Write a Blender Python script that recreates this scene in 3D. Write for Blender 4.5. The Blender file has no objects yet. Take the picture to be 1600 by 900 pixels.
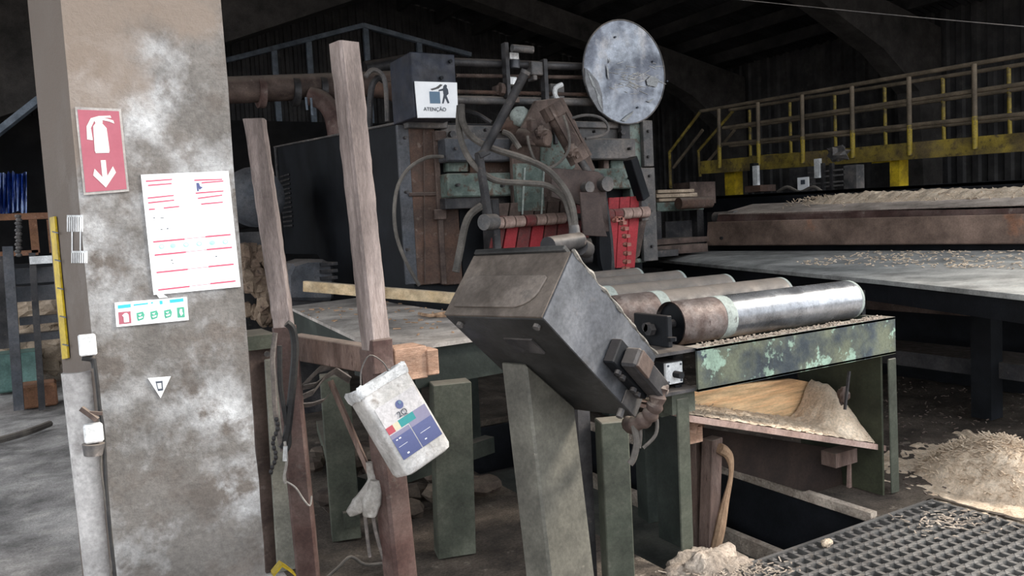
import bpy, bmesh, math, random
from math import sin, cos, pi, radians, sqrt, atan2
from mathutils import Vector, Matrix, noise
random.seed(7)
S = bpy.context.scene
COL = S.collection
# ------------------------------------------------------------------ camera
F = 1250.0; CAM = Vector((0, 0, 1.6))
_a, _p, _t = radians(3.0), radians(4.3), radians(60.2)
_fh = Vector((cos(_t), sin(_t), 0)); _r0 = Vector((sin(_t), -cos(_t), 0)); _z = Vector((0, 0, 1))
FW = _fh*cos(_p) - _z*sin(_p); _u0 = _z*cos(_p) + _fh*sin(_p)
RT = _r0*cos(_a) - _u0*sin(_a); UP = _u0*cos(_a) + _r0*sin(_a)
cam = bpy.data.cameras.new('camera'); co = bpy.data.objects.new('camera', cam); COL.objects.link(co)
cam.sensor_width = 36; cam.lens = F/1600*36; cam.clip_end = 200
m = Matrix((RT, UP, -FW)).transposed().to_4x4(); m.translation = CAM; co.matrix_world = m
S.camera = co
# ------------------------------------------------------------------ sky, sun, exposure
w = bpy.data.worlds.new('world'); S.world = w; w.use_nodes = True
bg = w.node_tree.nodes['Background']; bg.inputs[0].default_value = (0.88, 0.94, 1.0, 1); bg.inputs[1].default_value = 1.0
sl = bpy.data.lights.new('sun', 'SUN'); sl.energy = 2.6; sl.angle = radians(14); sl.color = (1, .93, .82)
so = bpy.data.objects.new('sun', sl); COL.objects.link(so)
so.rotation_euler = Vector((-0.78, 0.25, -0.58)).to_track_quat('-Z', 'Y').to_euler()
S.view_settings.view_transform = 'Standard'; S.view_settings.look = 'None'
S.view_settings.gamma = 1; S.view_settings.use_curve_mapping = False
S.view_settings.exposure = 1.4
# ------------------------------------------------------------------ helpers
def ray(x, y): return FW + RT*((x-800)/F) - UP*((y-450)/F)
def P(x, y, X=None, Y=None, Z=None, D=None):
    d = ray(x, y)
    if D is not None: k = D
    elif X is not None: k = X/d.x
    elif Y is not None: k = Y/d.y
    else: k = (Z-CAM.z)/d.z
    return CAM + d*k
V = Vector
LOC = {}
class MB:
    def __init__(s): s.v = []; s.f = []
    def add(s, vs, fs):
        n = len(s.v); s.v += [V(q) for q in vs]; s.f += [tuple(i+n for i in f) for f in fs]; return s
    def corners(s, c):     # 8 corners: 4 bottom ring, 4 top ring
        return s.add(c, [(0,1,2,3),(7,6,5,4),(0,4,5,1),(1,5,6,2),(2,6,7,3),(3,7,4,0)])
    def box(s, a, b):
        x0,y0,z0 = a; x1,y1,z1 = b
        return s.corners([(x0,y0,z0),(x1,y0,z0),(x1,y1,z0),(x0,y1,z0),(x0,y0,z1),(x1,y0,z1),(x1,y1,z1),(x0,y1,z1)])
    def obox(s, o, e1, e2, e3):
        o, e1, e2, e3 = V(o), V(e1), V(e2), V(e3)
        return s.corners([o, o+e1, o+e1+e2, o+e2, o+e3, o+e1+e3, o+e1+e2+e3, o+e2+e3])
    def beam(s, p0, p1, w, h, up=(0,0,1), roll=0):
        p0, p1 = V(p0), V(p1); d = (p1-p0).normalized(); up = V(up)
        if abs(d.dot(up)) > .95: up = V((0,1,0))
        sx = d.cross(up).normalized(); sy = sx.cross(d).normalized()
        if roll:
            sx, sy = sx*cos(roll)+sy*sin(roll), sy*cos(roll)-sx*sin(roll)
        a = sx*(w/2); b = sy*(h/2)
        return s.corners([p0-a-b, p0+a-b, p0+a+b, p0-a+b, p1-a-b, p1+a-b, p1+a+b, p1-a+b])
    def prism(s, pts, t):
        pts = [V(q) for q in pts]; t = V(t); n = len(pts)
        return s.add(pts+[q+t for q in pts], [tuple(range(n)), tuple(range(2*n-1, n-1, -1))] + [(i, (i+1)%n, (i+1)%n+n, i+n) for i in range(n)])
    def cyl(s, p0, p1, r, r1=None, n=16, caps=True):
        p0, p1 = V(p0), V(p1); r1 = r if r1 is None else r1
        d = (p1-p0).normalized(); u = V((0,0,1)) if abs(d.z) < .9 else V((1,0,0))
        a = d.cross(u).normalized(); b = a.cross(d)
        vs = [p+(a*cos(2*pi*i/n)+b*sin(2*pi*i/n))*q for p, q in ((p0,r),(p1,r1)) for i in range(n)]
        fs = [(i,(i+1)%n,(i+1)%n+n,i+n) for i in range(n)]
        if caps: fs += [tuple(range(n)), tuple(range(2*n-1, n-1, -1))]
        return s.add(vs, fs)
    def tube(s, pts, r, n=8, smooth=4):
        pts = [V(q) for q in pts]
        if smooth and len(pts) > 2:
            o = []; m_ = len(pts)
            for i in range(m_-1):
                a, b, c, d = pts[max(i-1,0)], pts[i], pts[i+1], pts[min(i+2,m_-1)]
                for k in range(smooth):
                    t = k/smooth
                    o.append(.5*((2*b)+(c-a)*t+(2*a-5*b+4*c-d)*t*t+(3*b-a-3*c+d)*t**3))
            pts = o+[pts[-1]]
        rr = r if callable(r) else (lambda t: r)
        vs = []; fs = []; N = len(pts); pa = None
        for i, p in enumerate(pts):
            d = (pts[min(i+1,N-1)]-pts[max(i-1,0)])
            d = d.normalized() if d.length > 1e-9 else V((0,0,1))
            if pa is None: pa = d.orthogonal().normalized()
            a = pa-d*pa.dot(d); a = a.normalized() if a.length > 1e-6 else d.orthogonal().normalized(); pa = a; b = d.cross(a)
            q = rr(i/(N-1))
            vs += [p+(a*cos(2*pi*k/n)+b*sin(2*pi*k/n))*q for k in range(n)]
        for i in range(N-1):
            for k in range(n): fs.append((i*n+k, i*n+(k+1)%n, (i+1)*n+(k+1)%n, (i+1)*n+k))
        fs += [tuple(range(n)), tuple(range(N*n-1, N*n-n-1, -1))]
        return s.add(vs, fs)
    def ribbon(s, pts, wv, t):     # flat strap through pts, width vector, thickness vector
        pts = [V(q) for q in pts]; wv = V(wv); t = V(t)
        for a, b in zip(pts, pts[1:]): s.corners([a, b, b+wv, a+wv, a+t, b+t, b+wv+t, a+wv+t])
        return s
    def lump(s, c, r, n=12, m_=7, amp=.25, sc=3, seed=0, fr=0):
        c = V(c); vs = []; fs = []
        for j in range(m_+1):
            ph = -pi/2+pi*j/m_
            for i in range(n):
                d = V((cos(ph)*cos(2*pi*i/n), cos(ph)*sin(2*pi*i/n), sin(ph)))
                k = 1+amp*noise.noise(d*sc+V((seed,seed*2,0)))+fr*noise.fractal(d*sc*4, 1, 2, 5)
                vs.append(c+V((d.x*r[0], d.y*r[1], d.z*r[2]))*k)
        for j in range(m_):
            for i in range(n): fs.append((j*n+i, j*n+(i+1)%n, (j+1)*n+(i+1)%n, (j+1)*n+i))
        return s.add(vs, fs)
    def rect(s, x0, y0, x1, y1, Y, t):     # axis-aligned block whose front stands in the plane Y
        xm, ym = (x0+x1)/2, (y0+y1)/2
        a, b = P(x0, ym, Y=Y).x, P(x1, ym, Y=Y).x; c, d = P(xm, y1, Y=Y).z, P(xm, y0, Y=Y).z
        return s.box((a, Y, c), (b, Y+t, d))
    def poly(s, pts, Y, t):
        return s.prism([P(x, y, Y=Y) for x, y in pts], (0, t, 0))
    def build(s, name, mat, parent=None, bevel=0, smooth=False, label=None):
        me = bpy.data.meshes.new(name)
        xs = [q.x for q in s.v]; ys = [q.y for q in s.v]; zs = [q.z for q in s.v]
        o = V(((min(xs)+max(xs))/2, (min(ys)+max(ys))/2, min(zs)))
        me.from_pydata([q-o for q in s.v], [], s.f)
        bm = bmesh.new(); bm.from_mesh(me)
        bmesh.ops.recalc_face_normals(bm, faces=bm.faces)
        for f_ in bm.faces: f_.smooth = smooth
        if smooth:
            for e in bm.edges:
                if len(e.link_faces) == 2 and e.calc_face_angle(0) > .75: e.smooth = False
        bm.to_mesh(me); bm.free()
        me.materials.append(mat)
        ob = bpy.data.objects.new(name, me); COL.objects.link(ob)
        if parent is not None: ob.parent = parent; ob.location = o-LOC[parent.name]
        else: ob.location = o
        LOC[ob.name] = o
        if bevel:
            md = ob.modifiers.new('bevel', 'BEVEL'); md.width = bevel; md.segments = 1; md.limit_method = 'ANGLE'; md.angle_limit = radians(50)
        if label: ob['label'] = label
        return ob
def thing(name, label, cat, loc, group=None):
    o = bpy.data.objects.new(name, None); COL.objects.link(o); o.location = loc; o.empty_display_size = .1
    LOC[o.name] = V(loc); o['label'] = label; o['category'] = cat
    if group: o['group'] = group
    return o
def tag(o, label, cat, group=None, kind=None):
    o['label'] = label; o['category'] = cat
    if group: o['group'] = group
    if kind: o['kind'] = kind
    return o
def struct(o): o['kind'] = 'structure'; return o
def stuff(o): o['kind'] = 'stuff'; return o
# ------------------------------------------------------------------ materials
def mat(name, a, b=None, c=None, sc=5, thr=(.4,.62), thr2=(.6,.68), sc2=14, rough=.7, metal=0, bump=.15, dust=0., dcol=(.30,.25,.21), stretch=(1,1,1), fine=.25, grime=.5, spec=.3):
    M_ = bpy.data.materials.new(name); M_.use_nodes = True; nt = M_.node_tree; N = nt.nodes; L = nt.links
    bs = N['Principled BSDF']; tc = N.new('ShaderNodeTexCoord'); mp = N.new('ShaderNodeMapping'); mp.inputs['Scale'].default_value = stretch
    L.new(tc.outputs['Object'], mp.inputs[0]); vec = mp.outputs[0]
    def nz(s_, d=6, r=.6):
        n = N.new('ShaderNodeTexNoise'); n.inputs['Scale'].default_value = s_; n.inputs['Detail'].default_value = d+4; n.inputs['Roughness'].default_value = r; L.new(vec, n.inputs['Vector']); return n.outputs[0]
    def rng(o, lo, hi, t0=0, t1=1):
        r = N.new('ShaderNodeMapRange'); r.inputs[1].default_value = lo; r.inputs[2].default_value = hi; r.inputs[3].default_value = t0; r.inputs[4].default_value = t1; L.new(o, r.inputs[0]); return r.outputs[0]
    def mix(f_, x, y):
        k = N.new('ShaderNodeMix'); k.data_type = 'RGBA'
        if isinstance(f_, float): k.inputs[0].default_value = f_
        else: L.new(f_, k.inputs[0])
        for i, q in ((6, x), (7, y)):
            if isinstance(q, tuple): k.inputs[i].default_value = (*q, 1)
            else: L.new(q, k.inputs[i])
        return k.outputs[2]
    col = a
    if b: col = mix(rng(nz(sc), *thr), a, b)
    if c: col = mix(rng(nz(sc2, 8, .65), *thr2), col, c)
    f = nz(70, 4, .7)
    g = rng(f, .3, .7, 1-fine, 1+fine)
    if grime:
        gg = N.new('ShaderNodeMath'); gg.operation = 'MULTIPLY'; L.new(g, gg.inputs[0])
        L.new(rng(nz(2.6, 10, .68), .36, .64, 1-grime, 1+grime*.7), gg.inputs[1]); g = gg.outputs[0]
    k = N.new('ShaderNodeVectorMath'); k.operation = 'SCALE'
    if isinstance(col, tuple): k.inputs[0].default_value = col
    else: L.new(col, k.inputs[0])
    L.new(g, k.inputs['Scale']); col = k.outputs[0]
    if dust:
        ge = N.new('ShaderNodeNewGeometry'); sp = N.new('ShaderNodeSeparateXYZ'); L.new(ge.outputs['Normal'], sp.inputs[0])
        up = rng(sp.outputs[2], .35, .85, 0, dust)
        mu = N.new('ShaderNodeMath'); mu.operation = 'MULTIPLY'; L.new(up, mu.inputs[0]); L.new(rng(nz(9), .25, .6, .45, 1), mu.inputs[1])
        col = mix(mu.outputs[0], col, dcol)
    L.new(col, bs.inputs['Base Color'])
    bs.inputs['Specular IOR Level'].default_value = spec
    bs.inputs['Roughness'].default_value = rough; bs.inputs['Metallic'].default_value = metal
    if metal or rough < .6: L.new(rng(nz(sc*2.3), .3, .7, rough*.7, min(1, rough*1.4)), bs.inputs['Roughness'])
    if bump:
        bp = N.new('ShaderNodeBump'); bp.inputs['Strength'].default_value = bump; bp.inputs['Distance'].default_value = .01
        L.new(f, bp.inputs['Height']); L.new(bp.outputs[0], bs.inputs['Normal'])
    return M_
def plain(name, c, rough=.6, metal=0): return mat(name, c, rough=rough, metal=metal, bump=0, fine=.06, grime=.08)
CONC = mat('pillar_concrete', (.15,.137,.127), (.46,.46,.465), (.13,.112,.10), sc=3.2, thr=(.47,.66), sc2=4.3, thr2=(.50,.60), rough=.85, bump=.5, fine=.25, grime=.3)
CDUST = mat('dusty_concrete', (.15,.12,.10), (.20,.165,.14), (.30,.27,.25), sc=4, rough=.9, thr2=(.62,.8), bump=.2)
CDARK = mat('dark_concrete', (.030,.027,.025), (.045,.040,.037), sc=2, rough=.9)
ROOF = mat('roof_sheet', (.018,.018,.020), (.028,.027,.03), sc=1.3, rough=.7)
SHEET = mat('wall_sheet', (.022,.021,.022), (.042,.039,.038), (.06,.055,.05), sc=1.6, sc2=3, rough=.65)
GALV = mat('galvanised_strut', (.13,.16,.20), (.2,.23,.27), sc=3, rough=.6)
PURL = mat('purlin_dark', (.016,.015,.016), (.028,.026,.025), sc=3, rough=.8)
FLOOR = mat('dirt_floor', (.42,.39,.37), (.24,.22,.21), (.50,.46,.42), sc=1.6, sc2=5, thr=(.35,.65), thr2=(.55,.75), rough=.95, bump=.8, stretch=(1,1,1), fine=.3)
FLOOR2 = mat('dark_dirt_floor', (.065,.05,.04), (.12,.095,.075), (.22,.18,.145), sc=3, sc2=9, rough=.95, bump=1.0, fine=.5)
BLK = mat('black_painted_steel', (.006,.007,.009), (.010,.011,.014), (.03,.028,.027), sc=2, thr2=(.68,.78), rough=.6, spec=.2, dust=.5, dcol=(.12,.10,.09))
DKS = mat('dark_steel', (.035,.034,.037), (.065,.060,.060), (.12,.10,.09), sc=6, rough=.5, metal=.3, dust=.6, dcol=(.2,.165,.14))
GRY = mat('grey_dusty_steel', (.092,.090,.092), (.14,.122,.112), (.22,.19,.175), sc=5, rough=.55, metal=.2, dust=.7)
BLUE = mat('blue_grey_steel', (.068,.073,.085), (.10,.098,.105), (.05,.05,.055), sc=4, rough=.5, metal=.25, dust=.6)
RUST = mat('rusty_steel', (.125,.072,.052), (.08,.055,.046), (.18,.135,.11), sc=4, rough=.8, dust=.5)
BRN = mat('brown_dusty_steel', (.075,.05,.042), (.12,.085,.07), (.17,.13,.11), sc=5, rough=.7, dust=.6)
RBR = mat('red_brown_paint', (.105,.058,.050), (.14,.095,.083), (.19,.15,.13), sc=5, sc2=9, rough=.6, dust=.5)
GRN = mat('green_painted_steel', (.062,.068,.050), (.095,.098,.074), (.14,.125,.105), sc=4, thr2=(.62,.8), rough=.6, dust=.5)
GRND = mat('dark_green_steel', (.020,.026,.021), (.034,.040,.034), sc=4, rough=.6, dust=.3)
GRNL = mat('pale_green_paint', (.115,.155,.135), (.18,.21,.185), (.11,.075,.055), sc=5, thr2=(.53,.62), rough=.6, dust=.4)
CHIP = mat('chipped_green_beam', (.045,.058,.07), (.11,.12,.085), (.25,.35,.28), sc=5, sc2=9, thr=(.42,.6), thr2=(.56,.60), rough=.5, dust=.8, dcol=(.4,.33,.28), bump=.25)
RED = mat('red_rubber', (.42,.03,.040), (.25,.035,.038), (.12,.065,.055), sc=5, thr=(.4,.7), thr2=(.6,.75), rough=.6)
REDD = mat('dirty_red_rubber', (.20,.035,.035), (.11,.055,.05), (.40,.03,.03), sc=7, thr2=(.6,.66), rough=.7, dust=.3)
WOODG = mat('dusty_old_wood', (.25,.20,.185), (.34,.28,.26), (.15,.105,.09), sc=3, sc2=4, thr2=(.55,.8), rough=.9, stretch=(3,3,.5), bump=.5)
WOODD = mat('dark_old_wood', (.16,.105,.085), (.22,.155,.13), (.09,.055,.045), sc=4, rough=.9, stretch=(3,3,.6), bump=.5, dust=.6)
WOODY = mat('pale_plank', (.42,.30,.17), (.50,.38,.24), (.30,.2,.12), sc=4, rough=.8, stretch=(.6,3,3), dust=.5, dcol=(.42,.36,.31))
WOODE = mat('sawn_end_grain', (.42,.25,.17), (.55,.35,.25), (.30,.16,.10), sc=14, rough=.85, stretch=(1,1,3), bump=.5)
PLY = mat('orange_pine_board', (.80,.48,.25), (.88,.62,.36), (.42,.2,.09), sc=3, sc2=3, thr2=(.62,.8), rough=.7, stretch=(.6,2,7))
PINK = mat('pinkish_board_edge', (.30,.20,.165), (.38,.27,.23), sc=6, rough=.85)
SAW = mat('sawdust', (.60,.46,.335), (.74,.60,.46), (.42,.29,.19), sc=14, sc2=30, thr2=(.62,.72), rough=1, bump=1, fine=.35, grime=.15)
SAWG = mat('old_sawdust', (.36,.29,.235), (.48,.40,.33), (.22,.165,.13), sc=12, sc2=26, rough=1, bump=1, fine=.4)
YEL = mat('yellow_paint', (.60,.42,.02), (.36,.25,.02), (.10,.07,.03), sc=6, thr2=(.60,.75), rough=.6)
YELD = mat('dirty_yellow_paint', (.26,.19,.03), (.11,.08,.035), (.05,.035,.025), sc=3, thr2=(.52,.7), rough=.7)
RAIL = mat('dusty_rail', (.10,.078,.055), (.15,.115,.08), sc=4, rough=.7)
TABLE = mat('dusty_table_top', (.36,.32,.29), (.45,.40,.36), (.25,.21,.18), sc=3, sc2=6, rough=.75, bump=.2)
SLAB = mat('grey_sheet_top', (.26,.26,.25), (.33,.32,.305), (.42,.37,.30), sc=2, sc2=6, thr2=(.66,.74), rough=.75)
CONS = mat('console_brown_face', (.072,.057,.047), (.108,.088,.074), (.04,.035,.033), sc=5, sc2=6, thr2=(.6,.8), rough=.6, bump=.2)
CONB = mat('console_blue_steel', (.12,.125,.14), (.17,.175,.19), (.17,.15,.14), sc=4, thr2=(.62,.8), rough=.36, metal=.6, bump=.08)
CONU = mat('console_black_steel', (.018,.018,.018), (.03,.029,.028), (.07,.062,.055), sc=4, thr2=(.68,.75), rough=.5)
OPC = mat('olive_column_paint', (.075,.070,.058), (.115,.108,.088), (.20,.18,.15), sc=4, thr2=(.66,.72), rough=.6, bump=.15)
ROL = mat('worn_roller_steel', (.32,.325,.345), (.42,.425,.45), (.11,.10,.10), sc=3, thr2=(.62,.75), rough=.28, metal=.75, bump=.05)
ROLR = mat('rusty_roller_end', (.12,.085,.075), (.20,.17,.16), (.06,.04,.035), sc=9, rough=.5, metal=.4, bump=.3)
ROLW = mat('roller_whitish_ring', (.42,.46,.42), (.30,.33,.31), (.12,.11,.10), sc=14, rough=.7)
DISC = mat('brushed_disc', (.30,.315,.35), (.10,.105,.125), (.30,.28,.27), sc=2.2, sc2=3, thr=(.42,.56), thr2=(.52,.7), rough=.34, metal=.75, bump=.1, grime=.6)  # dark and pale blotches put reflections into the disc's colour
FILM = mat('torn_film', (.42,.43,.44), (.25,.25,.25), (.55,.55,.55), sc=14, rough=.5, bump=.5)
HOSE = mat('dusty_hose', (.085,.075,.067), (.13,.115,.10), sc=8, rough=.7, dust=.6)
RUB = mat('black_rubber', (.022,.022,.024), (.045,.042,.04), sc=8, rough=.6, dust=.4)
ROPE = mat('grey_old_strap', (.16,.14,.13), (.24,.205,.185), sc=20, rough=.95, bump=.6)
GLOVE = mat('grey_cotton', (.36,.33,.30), (.46,.43,.40), sc=20, rough=1, bump=.4)
WHT = mat('white_enamel', (.62,.62,.62), (.75,.75,.75), (.4,.36,.33), sc=8, thr2=(.68,.8), rough=.5)
PAPER = mat('white_paper', (.90,.90,.91), (.82,.82,.84), sc=5, rough=.5, bump=0, fine=.02, grime=0)
SIGNR = mat('faded_red_sign', (.40,.115,.15), (.34,.09,.12), (.42,.24,.25), sc=4, thr2=(.7,.85), rough=.5, bump=0, fine=.05, grime=.1)
SIGNW = plain('sign_cream', (.74,.72,.66)); PINKL = plain('print_red_line', (.52,.10,.16)); GRNP = plain('print_green', (.08,.36,.24)); CYANP = plain('print_cyan', (.05,.46,.60))
DKGR = plain('print_dark', (.06,.07,.09)); BLUP = plain('print_blue', (.085,.10,.22)); BLUG = plain('print_blue_grey', (.12,.19,.27)); TEAL = plain('print_teal', (.03,.22,.23)); REDP = plain('print_red', (.36,.06,.08)); LIL = plain('print_lilac', (.20,.19,.28)); CRE = plain('print_cream', (.5,.46,.34)); MINT = plain('print_mint', (.4,.72,.6))
JUG = mat('dirty_white_plastic', (.46,.44,.42), (.56,.54,.53), (.26,.225,.2), sc=9, sc2=18, thr2=(.56,.72), rough=.55, bump=.35)
JUGR = mat('jug_foam_rim', (.86,.86,.86), (.6,.6,.61), (.35,.34,.33), sc=25, sc2=40, rough=.8, bump=1)
TARP = mat('blue_tarp', (.015,.05,.28), (.03,.10,.48), (.65,.75,.95), sc=4, sc2=5, thr2=(.50,.56), rough=.3, stretch=(2,2,.6))  # whitish patches are sky reflections painted into the tarp's colour
GRATE = mat('grating_bar', (.095,.09,.087), (.13,.125,.118), (.18,.155,.135), sc=4, rough=.5, bump=.1, dust=.3, dcol=(.2,.18,.17))
BOXB = mat('indigo_steel_box', (.022,.026,.042), (.035,.034,.042), sc=6, rough=.5)
ORNG = mat('orange_brown_timber', (.30,.15,.085), (.22,.11,.07), (.35,.22,.15), sc=6, rough=.9)
BINT = mat('teal_bin_paint', (.09,.17,.15), (.12,.2,.18), sc=4, rough=.6)
LOGM = mat('pale_logs', (.33,.25,.18), (.42,.33,.25), (.2,.14,.1), sc=6, rough=.95)
HAIRY = mat('frayed_seal', (.30,.28,.25), (.2,.18,.16), (.42,.4,.37), sc=30, rough=1, bump=1)
CHAIN = mat('rusty_chain', (.34,.13,.10), (.22,.10,.08), (.4,.36,.34), sc=30, rough=.45, metal=.5)
BARK = mat('bark_fibre', (.38,.24,.15), (.46,.30,.19), (.26,.15,.09), sc=10, rough=1, stretch=(2,2,.5), bump=.8)

# ------------------------------------------------------------------ structure
def grid_floor(x0, x1, y0, y1, nx, ny, amp, z=0):
    mb = MB(); vs = []; fs = []
    for j in range(ny+1):
        for i in range(nx+1):
            x = x0+(x1-x0)*i/nx; y = y0+(y1-y0)*j/ny
            edge = min(1, min(i, nx-i, j, ny-j)/2)
            h = -abs(noise.fractal(V((x*1.1, y*1.1, 1)), 1, 2, 5))*amp*edge
            vs.append((x, y, z+h))
    for j in range(ny):
        for i in range(nx): a = j*(nx+1)+i; fs.append((a, a+1, a+nx+2, a+nx+1))
    return mb.add(vs, fs)
PX0, PX1, PY0, PY1 = 2.32, 3.62, 1.0, 5.9       # conveyor pit
fl = o = MB(); o.box((-150, -150, -.9), (150, 150, -.6)); struct(o.build('floor', FLOOR))
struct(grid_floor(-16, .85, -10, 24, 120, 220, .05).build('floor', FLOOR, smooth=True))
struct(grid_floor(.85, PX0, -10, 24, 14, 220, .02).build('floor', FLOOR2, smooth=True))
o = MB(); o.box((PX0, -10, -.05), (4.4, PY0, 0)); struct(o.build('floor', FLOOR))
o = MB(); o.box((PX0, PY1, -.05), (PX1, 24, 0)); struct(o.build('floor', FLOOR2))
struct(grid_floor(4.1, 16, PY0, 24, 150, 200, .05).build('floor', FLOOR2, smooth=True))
o = MB(); o.box((PX1, PY0, -.5), (4.1, 2.6, -.45)); struct(o.build('floor', BLK))
o = MB(); o.box((4.1, PY0, -.45), (4.13, 2.6, -.05)); struct(o.build('wall_pit', BLK))
o = MB(); o.box((PX1, 2.6, -.45), (4.1, 2.64, -.05)); struct(o.build('wall_pit', BLK))
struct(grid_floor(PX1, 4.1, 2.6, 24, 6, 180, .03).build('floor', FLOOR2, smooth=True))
o = MB(); o.box((4.4, -10, -.05), (16, PY0, 0)); struct(o.build('floor', FLOOR))
# pit lining
o = MB(); o.box((PX0, PY0, -.5), (PX1, PY1, -.45)); struct(o.build('floor', BLK))
o = MB(); o.box((PX1, 2.6, -.45), (PX1+.05, PY1, -.05)); o.box((PX0-.05, PY0, -.45), (PX0, PY1, -.06)); o.box((PX0, PY1, -.45), (PX1, PY1+.05, -.06)); o.box((PX0, PY0-.05, -.45), (PX1, PY0, -.06))
struct(o.build('wall_pit', BLK))
# roof: two slopes, corrugated along the slope
RX, RZ, SLP = 5.95, 6.75, .215
XL, XR, YF, YB = -3.2, 14.0, 1.2, 16.2
def roofz(x): return RZ-abs(x-RX)*SLP
mb = MB(); vs = []; fs = []
ny = 230
for s_, xe in ((0, XL), (1, XR)):
    base = len(vs)
    for j in range(ny+1):
        y = YF+(YB-YF)*j/ny; dz = .03 if j % 2 else 0
        xo = xe+(.5 if s_ else -.5); vs += [(xo, y, roofz(xo)+dz), (RX, y, RZ+dz)]
    for j in range(ny): a = base+2*j; fs.append((a, a+1, a+3, a+2))
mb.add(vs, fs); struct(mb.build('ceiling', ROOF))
for side in (-1, 1):
    n = 9
    for k in range(1, n):
        x = RX+side*k*(XR-RX)/n if side > 0 else RX-k*(RX-XL)/13
        mb = MB(); mb.box((x-.05, YF, roofz(x)-.24), (x+.05, YB, roofz(x)-.02)); struct(mb.build('trim_purlin', PURL))
# corrugated walls
def corrug(p0, p1, z0, z1f, pitch, dep, name, m_):
    p0, p1 = V(p0), V(p1); L_ = (p1-p0).length; n = int(L_/pitch); d = (p1-p0)/n; nn = V((-d.y, d.x, 0)).normalized()*dep
    mb = MB(); vs = []; fs = []
    for i in range(n+1):
        for fr, off in ((0,0),(.28,0),(.4,1),(.78,1),(.9,0)):
            p = p0+d*(i+fr)
            if i == n and fr > 0: break
            q = p+nn*off; vs += [(q.x, q.y, z0), (q.x, q.y, z1f(q))]
    for i in range(len(vs)//2-1): a = 2*i; fs.append((a, a+2, a+3, a+1))
    mb.add(vs, fs); return struct(mb.build(name, m_))
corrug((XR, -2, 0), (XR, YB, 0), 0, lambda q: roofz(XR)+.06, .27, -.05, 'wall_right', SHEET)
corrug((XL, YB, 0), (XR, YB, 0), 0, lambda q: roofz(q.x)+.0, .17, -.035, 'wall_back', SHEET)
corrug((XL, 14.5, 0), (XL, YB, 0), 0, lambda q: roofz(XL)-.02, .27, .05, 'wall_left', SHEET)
o = MB(); o.box((XL, YB-.35, 0), (11.5, YB-.25, 3.9)); struct(o.build('wall_back', mat('added_dark_wall', (.006,.006,.007), (.012,.011,.011), sc=1, rough=.9)))  # near-black wall added as painted darkness below the pipe at the far end
# gable struts
GY = 16.05
def pg(x, y): return P(x, y, Y=GY)
mb = MB(); mb.beam(pg(352, 95), pg(567, 40), .12, .09); mb.beam(pg(567, 40), pg(735, 86), .12, .09); struct(mb.build('trim_gable_rail', GALV))
for (x0, y0, y1) in ((428, 76, 130), (482, 62, 130), (571, 40, 130), (655, 66, 120)):
    mb = MB(); a = pg(x0, y0); mb.box((a.x-.055, GY-.02, 2.2), (a.x+.055, GY+.06, a.z)); struct(mb.build('trim_gable_post', GALV))
# tapering concrete portal frames
for fy in (13.2, 8.6, 4.2):
    mb = MB()
    xk = 12.1
    pts = [(RX, fy, roofz(RX)-.72), (RX, fy, roofz(RX)-.3), (XR-.1, fy, roofz(XR)-.3), (XR-.1, fy, 0), (XR-.55, fy, 0), (XR-.75, fy, 3.6), (XR-1.7, fy, 4.25), (XR-3.4, fy, roofz(XR-3.4)-.8)]
    mb.prism(pts, (0, .42, 0)); struct(mb.build('trim_frame', CDARK))
    mb = MB()
    pts = [(RX, fy, roofz(RX)-.72), (RX, fy, roofz(RX)-.3), (XL+.1, fy, roofz(XL)-.3), (XL+.1, fy, 0), (XL+.6, fy, 0), (XL+.75, fy, 2.6), (XL+1.5, fy, 3.0)]
    if fy > 9: mb.prism(pts, (0, .42, 0)); struct(mb.build('trim_frame', CDARK))
mb = MB(); mb.tube([P(1130, -3, D=7), P(1380, 22, D=6.5), P(1605, 42, D=6)], .0035, 6); tag(mb.build('overhead_wire', GRY), 'thin wire stretched high under the roof at upper right', 'wire')
mb = MB(); mb.beam(P(-10, 212, D=11), P(62, 155, D=11), .09, .09); struct(mb.build('trim_brace', GALV))

# ------------------------------------------------------------------ concrete pillar and its signs
PY = 2.8
mb = MB()
a = P(97, 0, Y=PY).x; b = P(345, 0, Y=PY).x; b = .556; a = .090
bl = P(60, 180, Y=3.3).x
ring = [(a, PY), (b, PY), (b-.02, PY+.5), (bl, PY+.5)]
n = 44; vs = []; fs = []
for k in range(n+1):
    z = 4.9*k/n
    c = [(a+.004*noise.noise(V((z*4, 0, 0))), PY), (b+.006*noise.noise(V((z*6, 3, 0)))-(.018 if .42 < z < .5 or 1.05 < z < 1.12 else 0)*abs(noise.noise(V((z*9, 1, 5)))), PY), (b-.02, PY+.5), (bl, PY+.5)]
    vs += [(x, y, z) for x, y in c]
for k in range(n):
    for i in range(4): fs.append((4*k+i, 4*k+(i+1)%4, 4*k+4+(i+1)%4, 4*k+4+i))
fs += [(3,2,1,0), tuple(4*n+i for i in range(4))]
mb.add(vs, fs)
pil = thing('concrete_pillar', 'big grey concrete pillar carrying safety signs, left foreground', 'pillar', ((a+b)/2, PY+.25, 0))
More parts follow.
